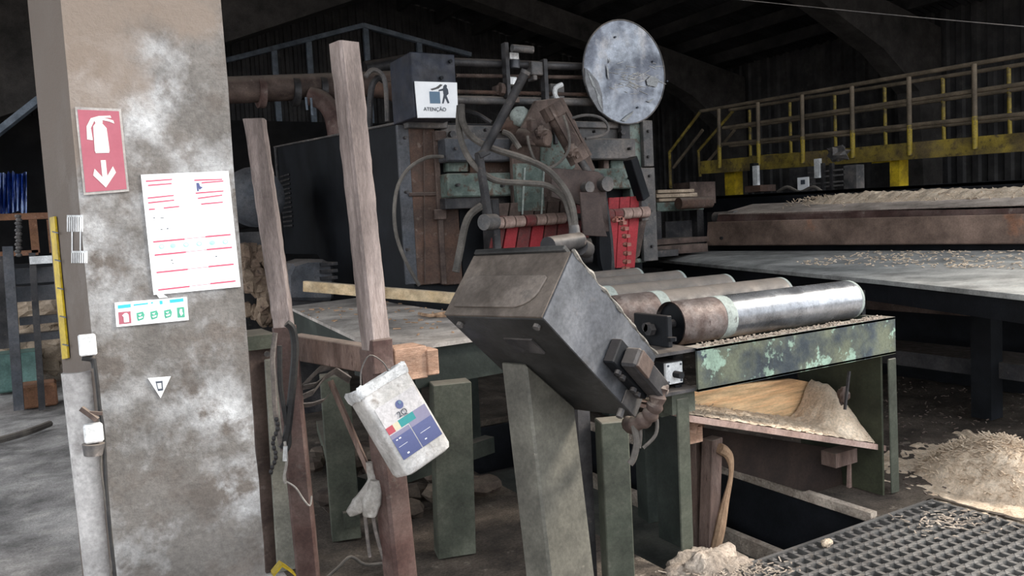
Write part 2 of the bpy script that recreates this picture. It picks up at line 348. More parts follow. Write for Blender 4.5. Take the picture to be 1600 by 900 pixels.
# the pillar's material: pale worn concrete below, brown dust high up with a ragged limit
def pillar_mat():
    M_ = CONC; nt = M_.node_tree; N = nt.nodes; L = nt.links; bs = N['Principled BSDF']
    src = bs.inputs['Base Color'].links[0].from_socket
    tc = N.new('ShaderNodeTexCoord'); sp = N.new('ShaderNodeSeparateXYZ'); L.new(tc.outputs['Object'], sp.inputs[0])
    nz = N.new('ShaderNodeTexNoise'); nz.inputs['Scale'].default_value = 5; nz.inputs['Detail'].default_value = 5; L.new(tc.outputs['Object'], nz.inputs[0])
    ad = N.new('ShaderNodeMath'); ad.operation = 'MULTIPLY_ADD'; L.new(nz.outputs[0], ad.inputs[0]); ad.inputs[1].default_value = .9; L.new(sp.outputs[2], ad.inputs[2])
    xk = N.new('ShaderNodeMath'); xk.operation = 'MULTIPLY_ADD'; L.new(sp.outputs[0], xk.inputs[0]); xk.inputs[1].default_value = -1.1; L.new(ad.outputs[0], xk.inputs[2])
    mr = N.new('ShaderNodeMapRange'); mr.inputs[1].default_value = 2.50; mr.inputs[2].default_value = 2.70; mr.inputs[4].default_value = .8; L.new(xk.outputs[0], mr.inputs[0])
    mx = N.new('ShaderNodeMix'); mx.data_type = 'RGBA'; L.new(mr.outputs[0], mx.inputs[0]); L.new(src, mx.inputs[6]); mx.inputs[7].default_value = (.235, .185, .15, 1)
    # left side face mixed towards a darker brown
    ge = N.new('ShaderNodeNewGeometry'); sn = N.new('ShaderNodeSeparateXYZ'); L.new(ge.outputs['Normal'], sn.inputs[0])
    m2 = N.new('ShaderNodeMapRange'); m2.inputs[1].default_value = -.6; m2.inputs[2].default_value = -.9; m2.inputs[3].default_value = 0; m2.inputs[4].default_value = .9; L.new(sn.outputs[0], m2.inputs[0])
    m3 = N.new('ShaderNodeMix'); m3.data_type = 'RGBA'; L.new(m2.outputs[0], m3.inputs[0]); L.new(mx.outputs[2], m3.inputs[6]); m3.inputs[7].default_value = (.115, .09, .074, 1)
    L.new(m3.outputs[2], bs.inputs['Base Color'])
pillar_mat()
mb.build('column', CONC, pil)
# yellow edge strip with black ticks on the pillar's far left edge, and the grille sticker
ys = P(93, 450, Y=3.29).x
def sideface(x, y, off=.002):     # point on the pillar's slanting left side face
    A_ = V((a, PY, 0)); B_ = V((bl, PY+.5, 0)); nrm = (B_-A_).cross(V((0,0,1))).normalized()
    if nrm.x > 0: nrm = -nrm
    d = ray(x, y); k = (A_+nrm*off-CAM).dot(nrm)/d.dot(nrm); return CAM+d*k
mb = MB(); q0, q1 = sideface(84, 340, .004), sideface(104, 560, .004)
mb.prism([sideface(80, 340, .003), sideface(88, 338, .003), sideface(109, 559, .003), sideface(100, 561, .003)], (-.006, -.002, 0)); es = mb.build('edge_strip', YEL, pil, label='yellow edge protector with black marks')
mb = MB()
for k in range(5):
    t_ = .1+.2*k; xx_, yy_ = 80+20*t_, 340+220*t_; mb.beam(sideface(xx_, yy_, .011), sideface(xx_+9, yy_+2, .011), .003, .004)
stuff(mb.build('tick_mark', DKGR, es))
def sideface(x, y, off=.002):     # point on the pillar's slanting left side face
    A_ = V((a, PY, 0)); B_ = V((bl, PY+.5, 0)); nrm = (B_-A_).cross(V((0,0,1))).normalized()
    if nrm.x > 0: nrm = -nrm
    d = ray(x, y); k = (A_+nrm*off-CAM).dot(nrm)/d.dot(nrm); return CAM+d*k
def sidequad(mb, x0, y0, x1, y1, off, t=.001):
    return mb.prism([sideface(x0, y0, off), sideface(x1, y0, off), sideface(x1, y1, off), sideface(x0, y1, off)], (-t, -t*.3, 0))
gs = thing('grille_sticker', 'small white barred sticker on the brown left side of the pillar', 'sticker', sideface(118, 410))
for nm, (y0, y1) in (('barred_panel', (336, 362)), ('barred_panel', (392, 411))):
    mb = MB()
    for k in range(8): x = 105+k*3.3+(y0-336)*.12; sidequad(mb, x, y0, x+1.8, y1, .002)
    sidequad(mb, 105+(y0-336)*.12, y0, 130+(y0-336)*.12, y0+3, .002)
    mb.build(nm, WHT, gs)
for xq in (112, 125): mb = MB(); sidequad(mb, xq, 362, xq+2, 392, .002); mb.build('border_line', WHT, gs)

def sign(name, label, quad, m_, Y=PY, t=.003, cat='sign'):
    c = P(*quad[-1], Y=Y-.001); th = thing(name, label, cat, c)
    mb = MB(); mb.poly(quad, Y-.001-t, t); mb.build('backing', m_, th); return th
def bl2(quad, u, v):
    (x0,y0),(x1,y1),(x2,y2),(x3,y3) = quad
    tx, ty = x0+(x1-x0)*u, y0+(y1-y0)*u; bx, by = x3+(x2-x3)*u, y3+(y2-y3)*u
    return (tx+(bx-tx)*v, ty+(by-ty)*v)
def flat(th, quad, uvs, name, m_, lvl=1, Y=PY, base=.004, label=None, t=.0008):
    for pts in uvs:
        mb = MB(); mb.poly([bl2(quad, u, v) for u, v in pts], Y-base-.0009*lvl, t); r = mb.build(name, m_, th, label=label)
    return r
def R_(u0, v0, u1, v1): return [(u0,v0),(u1,v0),(u1,v1),(u0,v1)]
q = [(117,167),(189,170),(202,299),(131,305)]
s1 = sign('fire_extinguisher_sign', 'faded red fire extinguisher sign with arrow on the pillar', q, mat('dirty_sign_border', (.42,.39,.37), (.33,.30,.28), sc=6))
qi = [bl2(q, .05, .03), bl2(q, .95, .03), bl2(q, .95, .97), bl2(q, .05, .97)]
flat(s1, qi, [R_(0,0,1,1)], 'red_panel', SIGNR)
flat(s1, qi, [[(.34,.2),(.42,.15),(.55,.15),(.66,.22),(.68,.50),(.66,.53),(.34,.53),(.32,.50)],
              [(.40,.155),(.58,.155),(.58,.12),(.74,.135),(.86,.16),(.84,.12),(.60,.085),(.80,.09),(.78,.06),(.50,.07),(.30,.10),(.18,.2),(.16,.36),(.30,.37),(.28,.22),(.38,.13)]], 'extinguisher_symbol', SIGNW, 2)
flat(s1, qi, [[(.44,.62),(.56,.62),(.56,.82),(.72,.70),(.78,.78),(.50,.96),(.22,.80),(.27,.72),(.44,.83)]], 'arrow_symbol', SIGNW, 2)
q = [(220,273),(357,267),(376,448),(240,461)]
s2 = sign('white_notice', 'large white notice with faded red lines on the pillar', q, PAPER, cat='notice')
lines = []
for (u0,u1,v,vv) in ((.05,.35,.05,.045),(.07,.34,.085,.08),(.60,.92,.06,.065),(.68,.93,.085,.08),(.05,.35,.19,.18),(.05,.35,.23,.22),(.60,.92,.17,.165),(.62,.9,.215,.20),(.05,.12,.285,.285),(.22,.40,.28,.275),(.65,.9,.265,.26)):
    lines.append([(u0,v),(u1,vv),(u1,vv+.010),(u0,v+.012)])
flat(s2, q, lines, 'red_heading_line', PINKL)
for (v) in (.555, .665, .81, .955):
    flat(s2, q, [[(.06,v),(.42,v-.005),(.42,v+.008),(.06,v+.013)], [(.42,v-.002),(.66,v-.006),(.66,v-.003),(.42,v+.001)], [(.66,v-.012),(.95,v-.015),(.95,v-.002),(.66,v+.001)]], 'red_rule', PINKL)
flat(s2, q, [[(.62,.09),(.65,.09),(.66,.12),(.69,.13),(.65,.15),(.64,.13),(.64,.16),(.62,.16)]], 'blue_mark', BLUP)
for i, (u, m_) in enumerate(((.15,MINT),(.28,GRNP),(.43,MINT),(.58,MINT),(.73,GRNP),(.88,MINT))):
    pts = [(u+.035*cos(k*pi/4), .605+.022*sin(k*pi/4)) for k in range(8)]
    hole = [(u+.018*cos(k*pi/4), .605+.011*sin(k*pi/4)) for k in range(8)]
    flat(s2, q, [pts], 'green_pictogram', MINT); flat(s2, q, [hole], 'pictogram_centre', PAPER if m_ is MINT else MINT, 2)
flat(s2, q, [R_(.09,.36,.11,.367), R_(.17,.365,.21,.37), R_(.16,.46,.18,.466), R_(.23,.455,.25,.463), R_(.24,.72,.26,.727), R_(.25,.75,.265,.756), R_(.75,.72,.77,.727)], 'small_mark', DKGR)
flat(s2, q, [[(.0,.955),(.10,.995),(.16,1.03),(.06,1.03)]], 'curled_corner', PAPER, 3)
q = [(179,473),(292,464),(295,500),(182,511)]
s3 = sign('safety_label_strip', 'narrow white safety label with green pictograms below the notice', q, PAPER, cat='label')
flat(s3, q, [[(.04,.12),(.22,.10),(.22,.24),(.04,.26)], [(.26,.13),(.46,.11),(.46,.17),(.26,.19)], [(.50,.10),(.53,.10),(.53,.16),(.50,.16)], [(.62,.07),(.66,.07),(.66,.22),(.62,.22)], [(.76,.06),(.95,.04),(.95,.18),(.76,.20)]], 'cyan_heading', CYANP)
flat(s3, q, [R_(.04,.40,.21,.90)], 'red_square', SIGNR)
flat(s3, q, [[(.09,.55),(.13,.46),(.16,.46),(.18,.55),(.18,.84),(.11,.84),(.11,.62)]], 'extinguisher_symbol', PAPER, 2)
for u in (.29, .48, .67):
    flat(s3, q, [[(u,.50),(u+.09,.46),(u+.11,.60),(u+.09,.78),(u+.01,.84),(u,.70)]], 'green_pictogram', GRNP)
    flat(s3, q, [[(u+.02,.58),(u+.07,.55),(u+.05,.64)], [(u+.02,.70),(u+.08,.66),(u+.08,.72),(u+.03,.76)]], 'pictogram_detail', PAPER, 2)
flat(s3, q, [R_(.85,.42,.95,.86)], 'green_square', GRNP)
flat(s3, q, [[(.89,.5),(.92,.5),(.92,.62),(.93,.7),(.90,.8),(.88,.65)]], 'person_symbol', PAPER, 2)
q = [(231,592),(267,588),(267,588),(250,622)]
mb = MB(); mb.poly([(231,591),(267,588),(251,622)], PY-.003, .002)
s4 = thing('triangle_sticker', 'small white triangular sticker with a phone symbol low on the pillar', 'sticker', P(251, 622, Y=PY-.001)); mb.build('backing', PAPER, s4)
mb = MB(); mb.poly([(243,596),(254,595),(255,610),(247,611)], PY-.0045, .0008); k = mb.build('phone_symbol', DKGR, s4)
mb = MB(); mb.poly([(245.5,599),(252,598.5),(252.5,607),(247.5,607.5)], PY-.0055, .0008); mb.build('phone_screen', PAPER, k)

# guard post behind the pillar, with switch and bottle
mb = MB(); Yg = 2.87
A0, A1 = P(95, 584, Y=Yg), P(131, 900, Y=Yg); dirn = (A0-A1).normalized(); base = A1-dirn*(A1.z/dirn.z)
wid = P(150, 600, Y=Yg).x-P(96, 600, Y=Yg).x
pts = []
for k in range(9):
    t = k/8*pi; pts.append((-.5*cos(t)*wid, -.035*sin(t)))
pts += [(wid/2-.012, .0), ] ; ring = pts + [(x*.86, y+.02) for x, y in reversed(pts[:9])]
top = A0
mb.add([V((base.x+wid/2+x, Yg+y, 0)) for x, y in ring]+[V((top.x+wid/2+x, Yg+y, top.z)) for x, y in ring], [tuple(range(len(ring))), tuple(range(2*len(ring)-1, len(ring)-1, -1))]+[(i, (i+1)%len(ring), (i+1)%len(ring)+len(ring), i+len(ring)) for i in range(len(ring))])
gp = tag(mb.build('steel_guard_post', mat('scuffed_white_guard', (.50,.48,.47), (.34,.32,.31), (.10,.085,.08), sc=3, sc2=4, thr2=(.55,.7), rough=.55), smooth=True), 'scuffed whitish curved steel guard standing at the pillar\'s left foot', 'guard')
sw = thing('switch_box', 'small white metal switch box on top of the steel guard', 'box', P(136, 562, Y=2.8))
mb = MB(); mb.rect(123, 524, 151, 556, 2.74, .05); mb.build('housing', WHT, sw, bevel=.004)
mb = MB(); mb.cyl(P(128, 559, Y=2.77), P(148, 561, Y=2.77), .009); mb.tube([P(140, 556, Y=2.77), P(146, 566, Y=2.77), P(147, 575, Y=2.77)], .008); mb.build('cable_gland', RUB, sw)
bt = thing('hanging_dispenser', 'small white plastic dispenser tied with wire to the pillar\'s left side', 'dispenser', P(146, 710, Y=2.74))
mb = MB(); mb.rect(131, 664, 162, 693, 2.72, .04); mb.build('white_body', WHT, bt, bevel=.006)
mb = MB(); mb.cyl(P(146, 693, Y=2.74), P(146, 711, Y=2.74), .032, .026); mb.build('grey_cup', GRY, bt, smooth=True)
mb = MB(); mb.beam(P(127, 638, Y=2.75), P(152, 656, Y=2.73), .014, .014); mb.beam(P(140, 645, Y=2.74), P(160, 646, Y=2.74), .01, .01); mb.build('wire_knot', BRN, bt)
for nm, pts, r in (('dangling_cable', [(147,560),(152,600),(156,640),(160,665),(163,700),(166,760),(172,830),(180,905)], .007), ('second_cable', [(158,640),(160,690),(158,730),(165,780),(172,820),(176,870),(172,905)], .005)):
    mb = MB(); mb.tube([P(x, y, Y=2.76) for x, y in pts], r*.8); tag(mb.build('hanging_cable', RUB if nm[0]=='d' else HOSE), 'black cable hanging from the switch box down the pillar edge' if nm[0]=='d' else 'grey cable hanging below the white dispenser', 'cable')

# ------------------------------------------------------------------ far left background
mb = MB(); cols = 14; Yt = 13
vs = []; fs = []
for i in range(cols+1):
    for j in (0, 1):
        x = -8+50*i/cols/1.0; p = P(x, 272 if j else 335, Y=Yt); vs.append(p+V((0, .12*(i%2), .05*random.random())))
for i in range(cols): fs.append((2*i, 2*i+2, 2*i+3, 2*i+1))
mb.add(vs, fs); mb.add([v+V((0,.01,0)) for v in vs], fs)
tag(mb.build('blue_tarpaulin', TARP), 'shiny blue tarpaulin hanging in folds at far left', 'tarp')
rk = thing('sorting_rack', 'dark steel rack with cross beams and chute behind the pillar on the left', 'rack', P(50, 600, Y=9.5))
mb = MB(); mb.beam(P(50, 395, Y=9.4), P(66, 640, Y=9.4), .06, .08); mb.build('upright', DKS, rk)
mb = MB(); mb.beam(P(12, 385, Y=9.4), P(30, 640, Y=9.4), .09, .10); mb.build('upright', BLUE, rk)
for (x0,y0,x1,y1) in ((22,418,92,442),(22,446,92,470),(30,494,95,506),(30,520,97,532)):
    mb = MB(); mb.rect(x0, y0, x1, y1, 9.55, .15); mb.build('cross_beam', BLUE, rk)
mb = MB(); mb.rect(-10, 400, 22, 545, 9.7, .2); mb.build('side_plate', DKS, rk)
mb = MB()
for k in range(12): mb.lump(P(28+(k%2)*1.5, 338+k*5.5, Y=9.0), (.03,.02,.02), 6, 4)
tag(mb.build('hanging_chain', GRY), 'steel chain hanging over the dark rack at far left', 'chain')
fr = thing('wooden_structure', 'orange-brown timber frame with open windows beyond the rack', 'frame', P(55, 400, Y=12))
for (x0,y0,x1,y1) in ((-8,333,88,343),(47,343,60,395),(75,343,84,395),(-8,392,60,400)):
    mb = MB(); mb.rect(x0, y0, x1, y1, 12, .12); mb.build('timber_member', ORNG, fr)
mb = MB(); mb.rect(46, 400, 84, 412, 9.3, .3); tag(mb.build('crumpled_plastic', WHT), 'pale crumpled plastic lying on the dark rack', 'plastic')
mb = MB(); mb.rect(-12, 553, 62, 612, P(40, 613, Z=0).y, .5); tag(mb.build('teal_bin', BINT, bevel=.02), 'teal painted bin on the floor at far left', 'bin')
mb = MB(); mb.rect(28, 601, 90, 637, P(60, 638, Z=0).y, .35); tag(mb.build('timber_block', ORNG, bevel=.02), 'orange-brown timber block on the floor beside the teal bin', 'block')
mb = MB()
for k, (x, y) in enumerate(((45,490),(60,478),(78,492),(25,545),(55,540),(90,548),(75,565),(40,560),(60,520),(85,520))): mb.lump(P(x, y, Y=11.35), (.25,.1,.16), seed=k, amp=.8)
tag(mb.build('offcut_pile', LOGM), 'pile of pale wood offcuts behind the blue rack on the left', 'offcuts', None, 'stuff')
mb = MB(); mb.lump(P(88, 590, Z=0)+V((.1,.2,.05)), (.7,.6,.45), amp=.4); tag(mb.build('dirt_heap', SAWG, smooth=True), 'heap of old sawdust beside the teal bin', 'sawdust', None, 'stuff')
mb = MB(); mb.tube([P(-10, 690, Z=.03), P(40, 676, Z=.03), P(78, 662, Z=.03)], .03); tag(mb.build('floor_hose', HOSE), 'grey hose lying on the dusty floor at left edge', 'hose')
fa = thing('saw_frame', 'dark heavy steel frame standing behind the blue rack at far left edge', 'machine', P(60, 560, Y=11.5))
mb = MB(); mb.rect(-10, 412, 100, 560, 11.6, .4); mb.build('frame_body', BLK, fa)

# ------------------------------------------------------------------ background between pillar and machine
mo = thing('electric_motor', 'big dark rounded motor drum seen between pillar and left stake', 'motor', P(400, 470, Y=8.6))
mb = MB(); c0 = P(398, 308, Y=8.2); mb.cyl(c0, c0+V((0, .8, 0)), .30, n=24); mb.build('drum', BLK, mo, smooth=True)
mb = MB(); mb.cyl(c0+V((0,-.03,0)), c0, .24, .3, n=24); mb.build('end_cover', BLUE, mo, smooth=True)
mb = MB(); mb.rect(366, 362, 432, 384, 8.0, .8); mb.build('motor_plate', DKS, mo)
mb = MB(); mb.box((c0.x-.2, 8.2, 0), (c0.x+.2, 8.7, c0.z-.42)); mb.build('motor_stand', DKS, mo)
mb = MB(); mb.rect(360, 400, 440, 510, 9.2, .3); mb.build('side_plate', DKS, mo)
mb = MB()
for k in range(60):
    x, y = random.uniform(382, 425), random.uniform(392, 500); mb.lump(P(x, y, Y=7.6+random.uniform(0,.2)), (.06,.05,.08), 6, 4, seed=k+9, amp=1.2)
mb.box((.85,7.7,0),(1.3,7.9,.9)); tag(mb.build('bark_heap', mat('bark_heap_brown', (.16,.11,.08), (.24,.18,.13), (.05,.035,.03), sc=6, rough=1)), 'rough brown bark heap behind the shorter stake', 'bark', None, 'stuff')
bw = thing('blower_housing', 'blue-grey rounded blower housing behind the far table corner', 'blower', P(485, 475, Y=7.4))
c0 = P(480, 442, Y=7.2)
mb = MB(); pts = [(450,470),(449,430),(458,412),(480,405),(505,405),(520,412),(524,430),(522,470)]
mb.poly(pts, 7.2, .45); mb.build('casing', BLUE, bw, bevel=.03)
mb = MB(); mb.box((c0.x-.2, 7.25, 0), (c0.x+.2, 7.6, c0.z-.1)); mb.build('stand', DKS, bw)
for k in range(4): mb = MB(); mb.rect(502, 410+k*11, 528, 415+k*11, 7.15, .5); mb.build('fin', DKS, bw)
# pipes under the roof
pp = thing('extraction_pipe', 'thick rusty brown extraction pipe running high behind the machine', 'pipe', P(450, 150, Y=10))
mb = MB(); mb.cyl(P(335, 142, Y=10), P(650, 128, Y=10), .16, n=20); mb.build('main_pipe', BRN, pp, smooth=True)
mb = MB(); mb.tube([P(485, 150, Y=9.9), P(505, 158, Y=9.8), P(521, 180, Y=9.7), P(528, 215, Y=9.6)], .12, 12); mb.build('branch_bend', RBR, pp, smooth=True)
mb = MB(); mb.tube([P(585, 138, Y=9.9), P(618, 145, Y=9.8), P(638, 170, Y=9.6), P(645, 200, Y=9.4)], .12, 12); mb.build('branch_bend', RUST, pp, smooth=True)
for x, yy in ((402,144),(455,142),(497,140)):
    mb = MB(); a_ = P(x, yy, Y=10); mb.cyl(a_, a_+V((.08,0,0)), .19, n=20); mb.build('flange', RBR if x == 402 else DKS, pp, smooth=True)
for x0,y0,y1 in ((478,152,172),(486,153,180)):
    mb = MB(); mb.cyl(P(x0,y0,Y=9.7), P(x0+2,y1,Y=9.7), .015); mb.build('hanging_rod', GALV, pp)
mb = MB(); mb.cyl(P(570, 108, Y=11), P(640, 96, Y=11), .11, n=16); mb.build('upper_pipe', DKS, pp, smooth=True)

# ------------------------------------------------------------------ main machine
MY = 6.0
mx0, mx1 = P(640, 320, Y=MY).x, P(1008, 300, Y=MY).x
mc = thing('barking_machine', 'tall green and rusty roller-fed sawmill machine with hydraulic arm, centre', 'machine', ((mx0+mx1)/2, MY+1.5, 0))
def prt(name, m_, bevel=.006, smooth=False, parent=None, label=None):
    r = MBcur[0].build(name, m_, parent or mc, bevel=bevel, smooth=smooth, label=label); MBcur[0] = MB(); return r
MBcur = [MB()]
def B(): return MBcur[0]
zt = P(636, 190, Y=MY).z; xl = P(640, 300, Y=MY).x
pb = P(424, 231, X=xl); ybk = pb.y
# cabinet: sloping top, dark; with cut away lower back corner
yb2 = min(ybk, 10.2)
mb = B(); z0 = .95
zb = zt+(pb.z-zt)*(yb2-MY)/(ybk-MY)
pts = [(xl, MY+.02, z0), (xl, MY+.02, zt), (xl, yb2, zb), (xl, yb2, 1.42), (xl, yb2-1.5, 1.42), (xl, yb2-1.75, 1.30), (xl, yb2-1.8, z0)]
mb.prism(pts, (mx1-xl-.05, 0, 0)); prt('cabinet', BLK, label='black sheet cabinet')
mb = B(); mb.beam((xl-.012, MY+.02, zt), (xl-.012, yb2, zb), .02, .02); prt('top_edge', GRY)
for k in range(12):
    B().box((xl-.02, yb2-.62, 1.75+k*.055), (xl-.004, yb2-.2, 1.775+k*.055)); 
prt('vent_louvres', DKS)
B().box((xl-.03, yb2-.12, 1.4), (xl, yb2-.06, zb)); prt('corner_strip', DKS)
# left front column: stripes
B().rect(628, 195, 647, 445, MY-.02, .04); prt('edge_post', BLUE)
B().rect(646, 197, 686, 445, MY-.03, .05); prt('rusty_panel', RUST)
B().rect(684, 205, 692, 445, MY-.06, .05); prt('hinge_rod', BRN)
for y in (212, 335): B().rect(680, y-8, 698, y+8, MY-.08, .04); prt('hinge_bracket', BRN)
B().rect(692, 325, 720, 445, MY-.03, .05); prt('lower_panel', RUST)
B().rect(720, 300, 770, 445, MY-.02, .04); prt('dark_opening_plate', BLK)
B().rect(637, 186, 700, 200, MY-.10, .10); prt('top_channel', GRY)
# back frame behind beams
B().rect(690, 195, 1000, 330, MY+.04, .08); prt('rear_plate', BRN)
B().rect(690, 196, 812, 250, MY-.04, .06); prt('upper_plate', GRY)
B().rect(905, 196, 1000, 225, MY-.04, .06); prt('upper_plate', GRY)
B().rect(880, 190, 1002, 200, MY-.08, .12); prt('top_flange', GRY)
B().rect(697, 215, 798, 252, MY-.22, .16); prt('cross_beam', BLUE, bevel=.012)
B().rect(700, 270, 800, 307, MY-.20, .16); prt('cross_beam', GRNL, bevel=.012, label='pale green cross beam')
B().rect(904, 216, 994, 249, MY-.20, .16); prt('cross_beam', GRY, bevel=.012)
B().rect(918, 263, 994, 295, MY-.18, .16); prt('cross_beam', GRNL, bevel=.012, label='pale green cross beam')
B().rect(700, 252, 732, 268, MY-.1, .10); prt('packing_block', GRNL)
B().rect(734, 252, 797, 270, MY-.08, .08); prt('packing_block', RUST)
B().rect(944, 250, 952, 264, MY-.12, .1); prt('packing_block', BRN)
B().rect(955, 250, 992, 264, MY-.1, .08); prt('packing_block', GRNL)
B().rect(696, 308, 760, 326, MY-.16, .14); prt('lower_flange', DKS)
B().rect(760, 300, 905, 320, MY-.12, .12); prt('lower_flange', DKS)
# right post
B().rect(985, 192, 1006, 405, MY-.10, .16); prt('side_post', GRNL, label='chipped green side post')
B().rect(1006, 188, 1021, 260, MY-.16, .05); prt('post_flange', GRY)
B().rect(1004, 262, 1026, 408, MY-.16, .05); prt('post_flange', GRY)
B().rect(950, 390, 1010, 412, MY-.1, .14); prt('post_foot', GRNL)
for x, y in ((704,211),(712,316),(969,207)):
    p = P(x, y, Y=MY-.1); B().cyl(p, p-V((0,.05,0)), .03, n=6); prt('bolt', DKS, bevel=0)
for x, y in ((1013,205),(1013,245),(1015,275),(1017,330),(1019,385),(634,215),(636,300),(638,390),(760,203),(780,203),(930,205),(712,232),(788,234),(716,289),(786,290),(912,232),(985,232),(930,279),(985,278)):
    p = P(x, y, Y=MY-.17 if y < 232 or x > 1000 or x < 650 else MY-.23); B().cyl(p+V((0,.03,0)), p-V((0,.015,0)), .014, n=6); prt('bolt', DKS, bevel=0)
B().beam(P(662, 200, Y=MY-.045), P(664, 442, Y=MY-.045), .008, .008); prt('weld_seam', BRN, bevel=0)
B().rect(640, 300, 700, 306, MY-.05, .02); prt('welded_strap', BRN)
for x in (820, 850): B().beam(P(x, 262, Y=MY-.38), P(x-4, 335, Y=MY-.38), .012, .012); prt('paint_drip_bead', ROLW, bevel=0)
# centre bracket plate
B().poly([(803,345),(800,232),(838,157),(880,152),(900,190),(930,262),(930,345)], MY-.30, .05); prt('centre_bracket', BRN, label='brown triangular bracket plate')
B().poly([(845,262),(846,228),(858,212),(880,206),(898,225),(899,262),(880,275)], MY-.32, .03); prt('bracket_window', GRNL)
B().rect(808, 255, 850, 330, MY-.36, .06); prt('bracket_rib', GRNL)
B().rect(866, 185, 872, 225, MY-.34, .04); prt('bracket_rib', DKS)
p = P(813, 183, Y=MY-.15); B().lump(p, (.10,.08,.09), amp=.1); prt('grease_pot', ROLW, smooth=True)
B().lump(P(795,195,Y=MY-.1), (.12,.06,.07), amp=.8, sc=5); prt('rope_tangle', RUST, smooth=True)
# hydraulic cylinder and rod
ca, cb = P(862, 170, Y=MY-.55), P(905, 248, Y=MY-.62)
B().cyl(ca, cb, .075, n=16); cy = prt('hydraulic_cylinder', BRN, bevel=0, smooth=True, label='dusty brown hydraulic cylinder')
d = (cb-ca).normalized()
B().cyl(ca-d*.03, ca+d*.08, .10, n=8); B().cyl(cb-d*.10, cb+d*.02, .092, n=8); B().beam(ca+V((.08,-.05,.02)), cb+V((.08,-.05,.02)), .02,.02); B().beam(ca+V((-.06,-.07,.0)), cb+V((-.06,-.07,0)), .02,.02); prt('end_cap', BRN, bevel=0, parent=cy)
B().lump(P(893, 235, Y=MY-.72), (.05,.05,.05), amp=.5); B().lump(P(845,207,Y=MY-.6),(.05,.05,.05),amp=.5); prt('fitting', BRN, parent=cy)
B().cyl(cb, P(940, 300, Y=MY-.62), .032, n=12); prt('piston_rod', GRY, bevel=0, smooth=True, parent=cy)
va = P(843, 214, Y=MY-.5)
B().cyl(va+V((-.1,.15,.02)), va+V((.02,-.1,-.02)), .07, n=12); B().beam(va+V((-.12,0,-.04)), va+V((.1,0,-.06)), .05,.05); B().box((va.x-.09, va.y-.03, va.z+.02),(va.x-.03,va.y+.05,va.z+.14)); prt('hydraulic_valve', BRN, bevel=.008, smooth=True)
# swing arm
ARM = mat('dark_brown_arm', (.055,.036,.031), (.08,.055,.048), sc=4, rough=.6)
B().poly([(862,262),(935,268),(945,278),(952,362),(935,362),(928,366),(918,362),(912,322),(862,308)], MY-.72, .02); prt('arm_plate', ARM, bevel=.004)
B().poly([(906,300),(936,300),(948,366),(950,370),(912,368)], MY-.86, .02); prt('arm_plate', ARM, bevel=.004)
B().poly([(928,266),(944,272),(958,370),(962,430),(948,430),(944,372),(930,300)], MY-.60, .03); prt('chain_guard', DKS, bevel=.004)
B().poly([(938,335),(950,335),(956,400),(955,425),(942,425),(938,380)], MY-.64, .02); prt('chain_slot', BLK, bevel=0)
for x, y, r in ((916,293,.045),(944,288,.06)):
    p = P(x, y, Y=MY-.74); B().cyl(p+V((0,.1,0)), p-V((0,.05,0)), r, n=16); prt('pivot_pin', GRY, bevel=0, smooth=True)
pc = P(918, 392, Y=MY-.8); B().cyl(pc+V((-.14,.06,0)), pc+V((.02,-.02,0)), .10, n=20); prt('gearbox', DKS, bevel=0, smooth=True)
B().cyl(P(925,385,Y=MY-.95), P(925,385,Y=MY-1.0), .02, n=6); prt('bolt', GRY, bevel=0)
# sprocket and chain, a wheel in the plane across X
sc_ = P(946, 388, Y=MY-.66); 
def wheelpt(c, r, t): return c+V((.10*sin(t)*r/.16*.6, r*cos(t)*.35, r*sin(t)))
for k in range(13):
    t = -1.9+3.6*k/12; r_ = .24
    c_ = sc_+V((cos(t)*r_*.32, -.02, -sin(t)*r_-.0))
    c_ = c_+V((.025,-.12,0)); B().lump(c_, (.03,.02,.022), 6, 4); B().box((c_.x-.006,c_.y-.03,c_.z-.014),(c_.x+.034,c_.y+.03,c_.z+.014))
    prt('chain_link', CHAIN, bevel=0)
B().add([sc_+V((cos(2*pi*k/20)*.06, 0, sin(2*pi*k/20)*.22)) for k in range(20)]+[sc_+V((cos(2*pi*k/20)*.06, .05, sin(2*pi*k/20)*.22)) for k in range(20)], [tuple(range(20)), tuple(range(39,19,-1))]+[(k,(k+1)%20,(k+1)%20+20,k+20) for k in range(20)]); prt('sprocket', BLK, bevel=0)
# shaft with sleeves, red flaps
sa, sb = P(768, 349, Y=MY-.42), P(1012, 331, Y=MY-.42)
n = 16
for k in range(n):
    a_, b_ = sa.lerp(sb, k/n+.003), sa.lerp(sb, (k+1)/n-.003)
    if 7 <= k <= 10: continue
    B().cyl(a_, b_, .047+.003*(k%2), n=14); prt('shaft_sleeve', (REDD if k in (11,12,3) else PINK), bevel=0, smooth=True)
B().cyl(sa, sb, .03, n=12); prt('flap_shaft', DKS, bevel=0, smooth=True)
tops = [778+k*19.5 for k in range(7)]; bots = [765+k*20.5 for k in range(7)]
for k in range(6):
    m1_, m2_ = tops[k]*.75+bots[k]*.25, tops[k+1]*.75+bots[k+1]*.25
    B().poly([(m1_+1, 338), (m2_-1, 337), (bots[k+1]-1, 387), (bots[k]+1, 388)], MY-.36+.006*(k%2), .025); fp_ = prt('red_flap', RED if k in (1,3) else REDD, bevel=.003)
    B().poly([(tops[k]+1, 318-k*.9), (tops[k+1]-1, 317-k*.9), (m2_-1, 337), (m1_+1, 338)], MY-.36+.006*(k%2), .025); prt('flap_clamp', BRN, bevel=.003)
for k in range(3):
    t0, t1, b0, b1 = 952+k*17, 968+k*17, 948+k*15, 962+k*15
    B().poly([(t0, 309-k), (t1, 308-k), (b1, 418), (b0, 419)], MY-.36+.006*(k%2), .025); prt('red_flap', RED, bevel=.003)
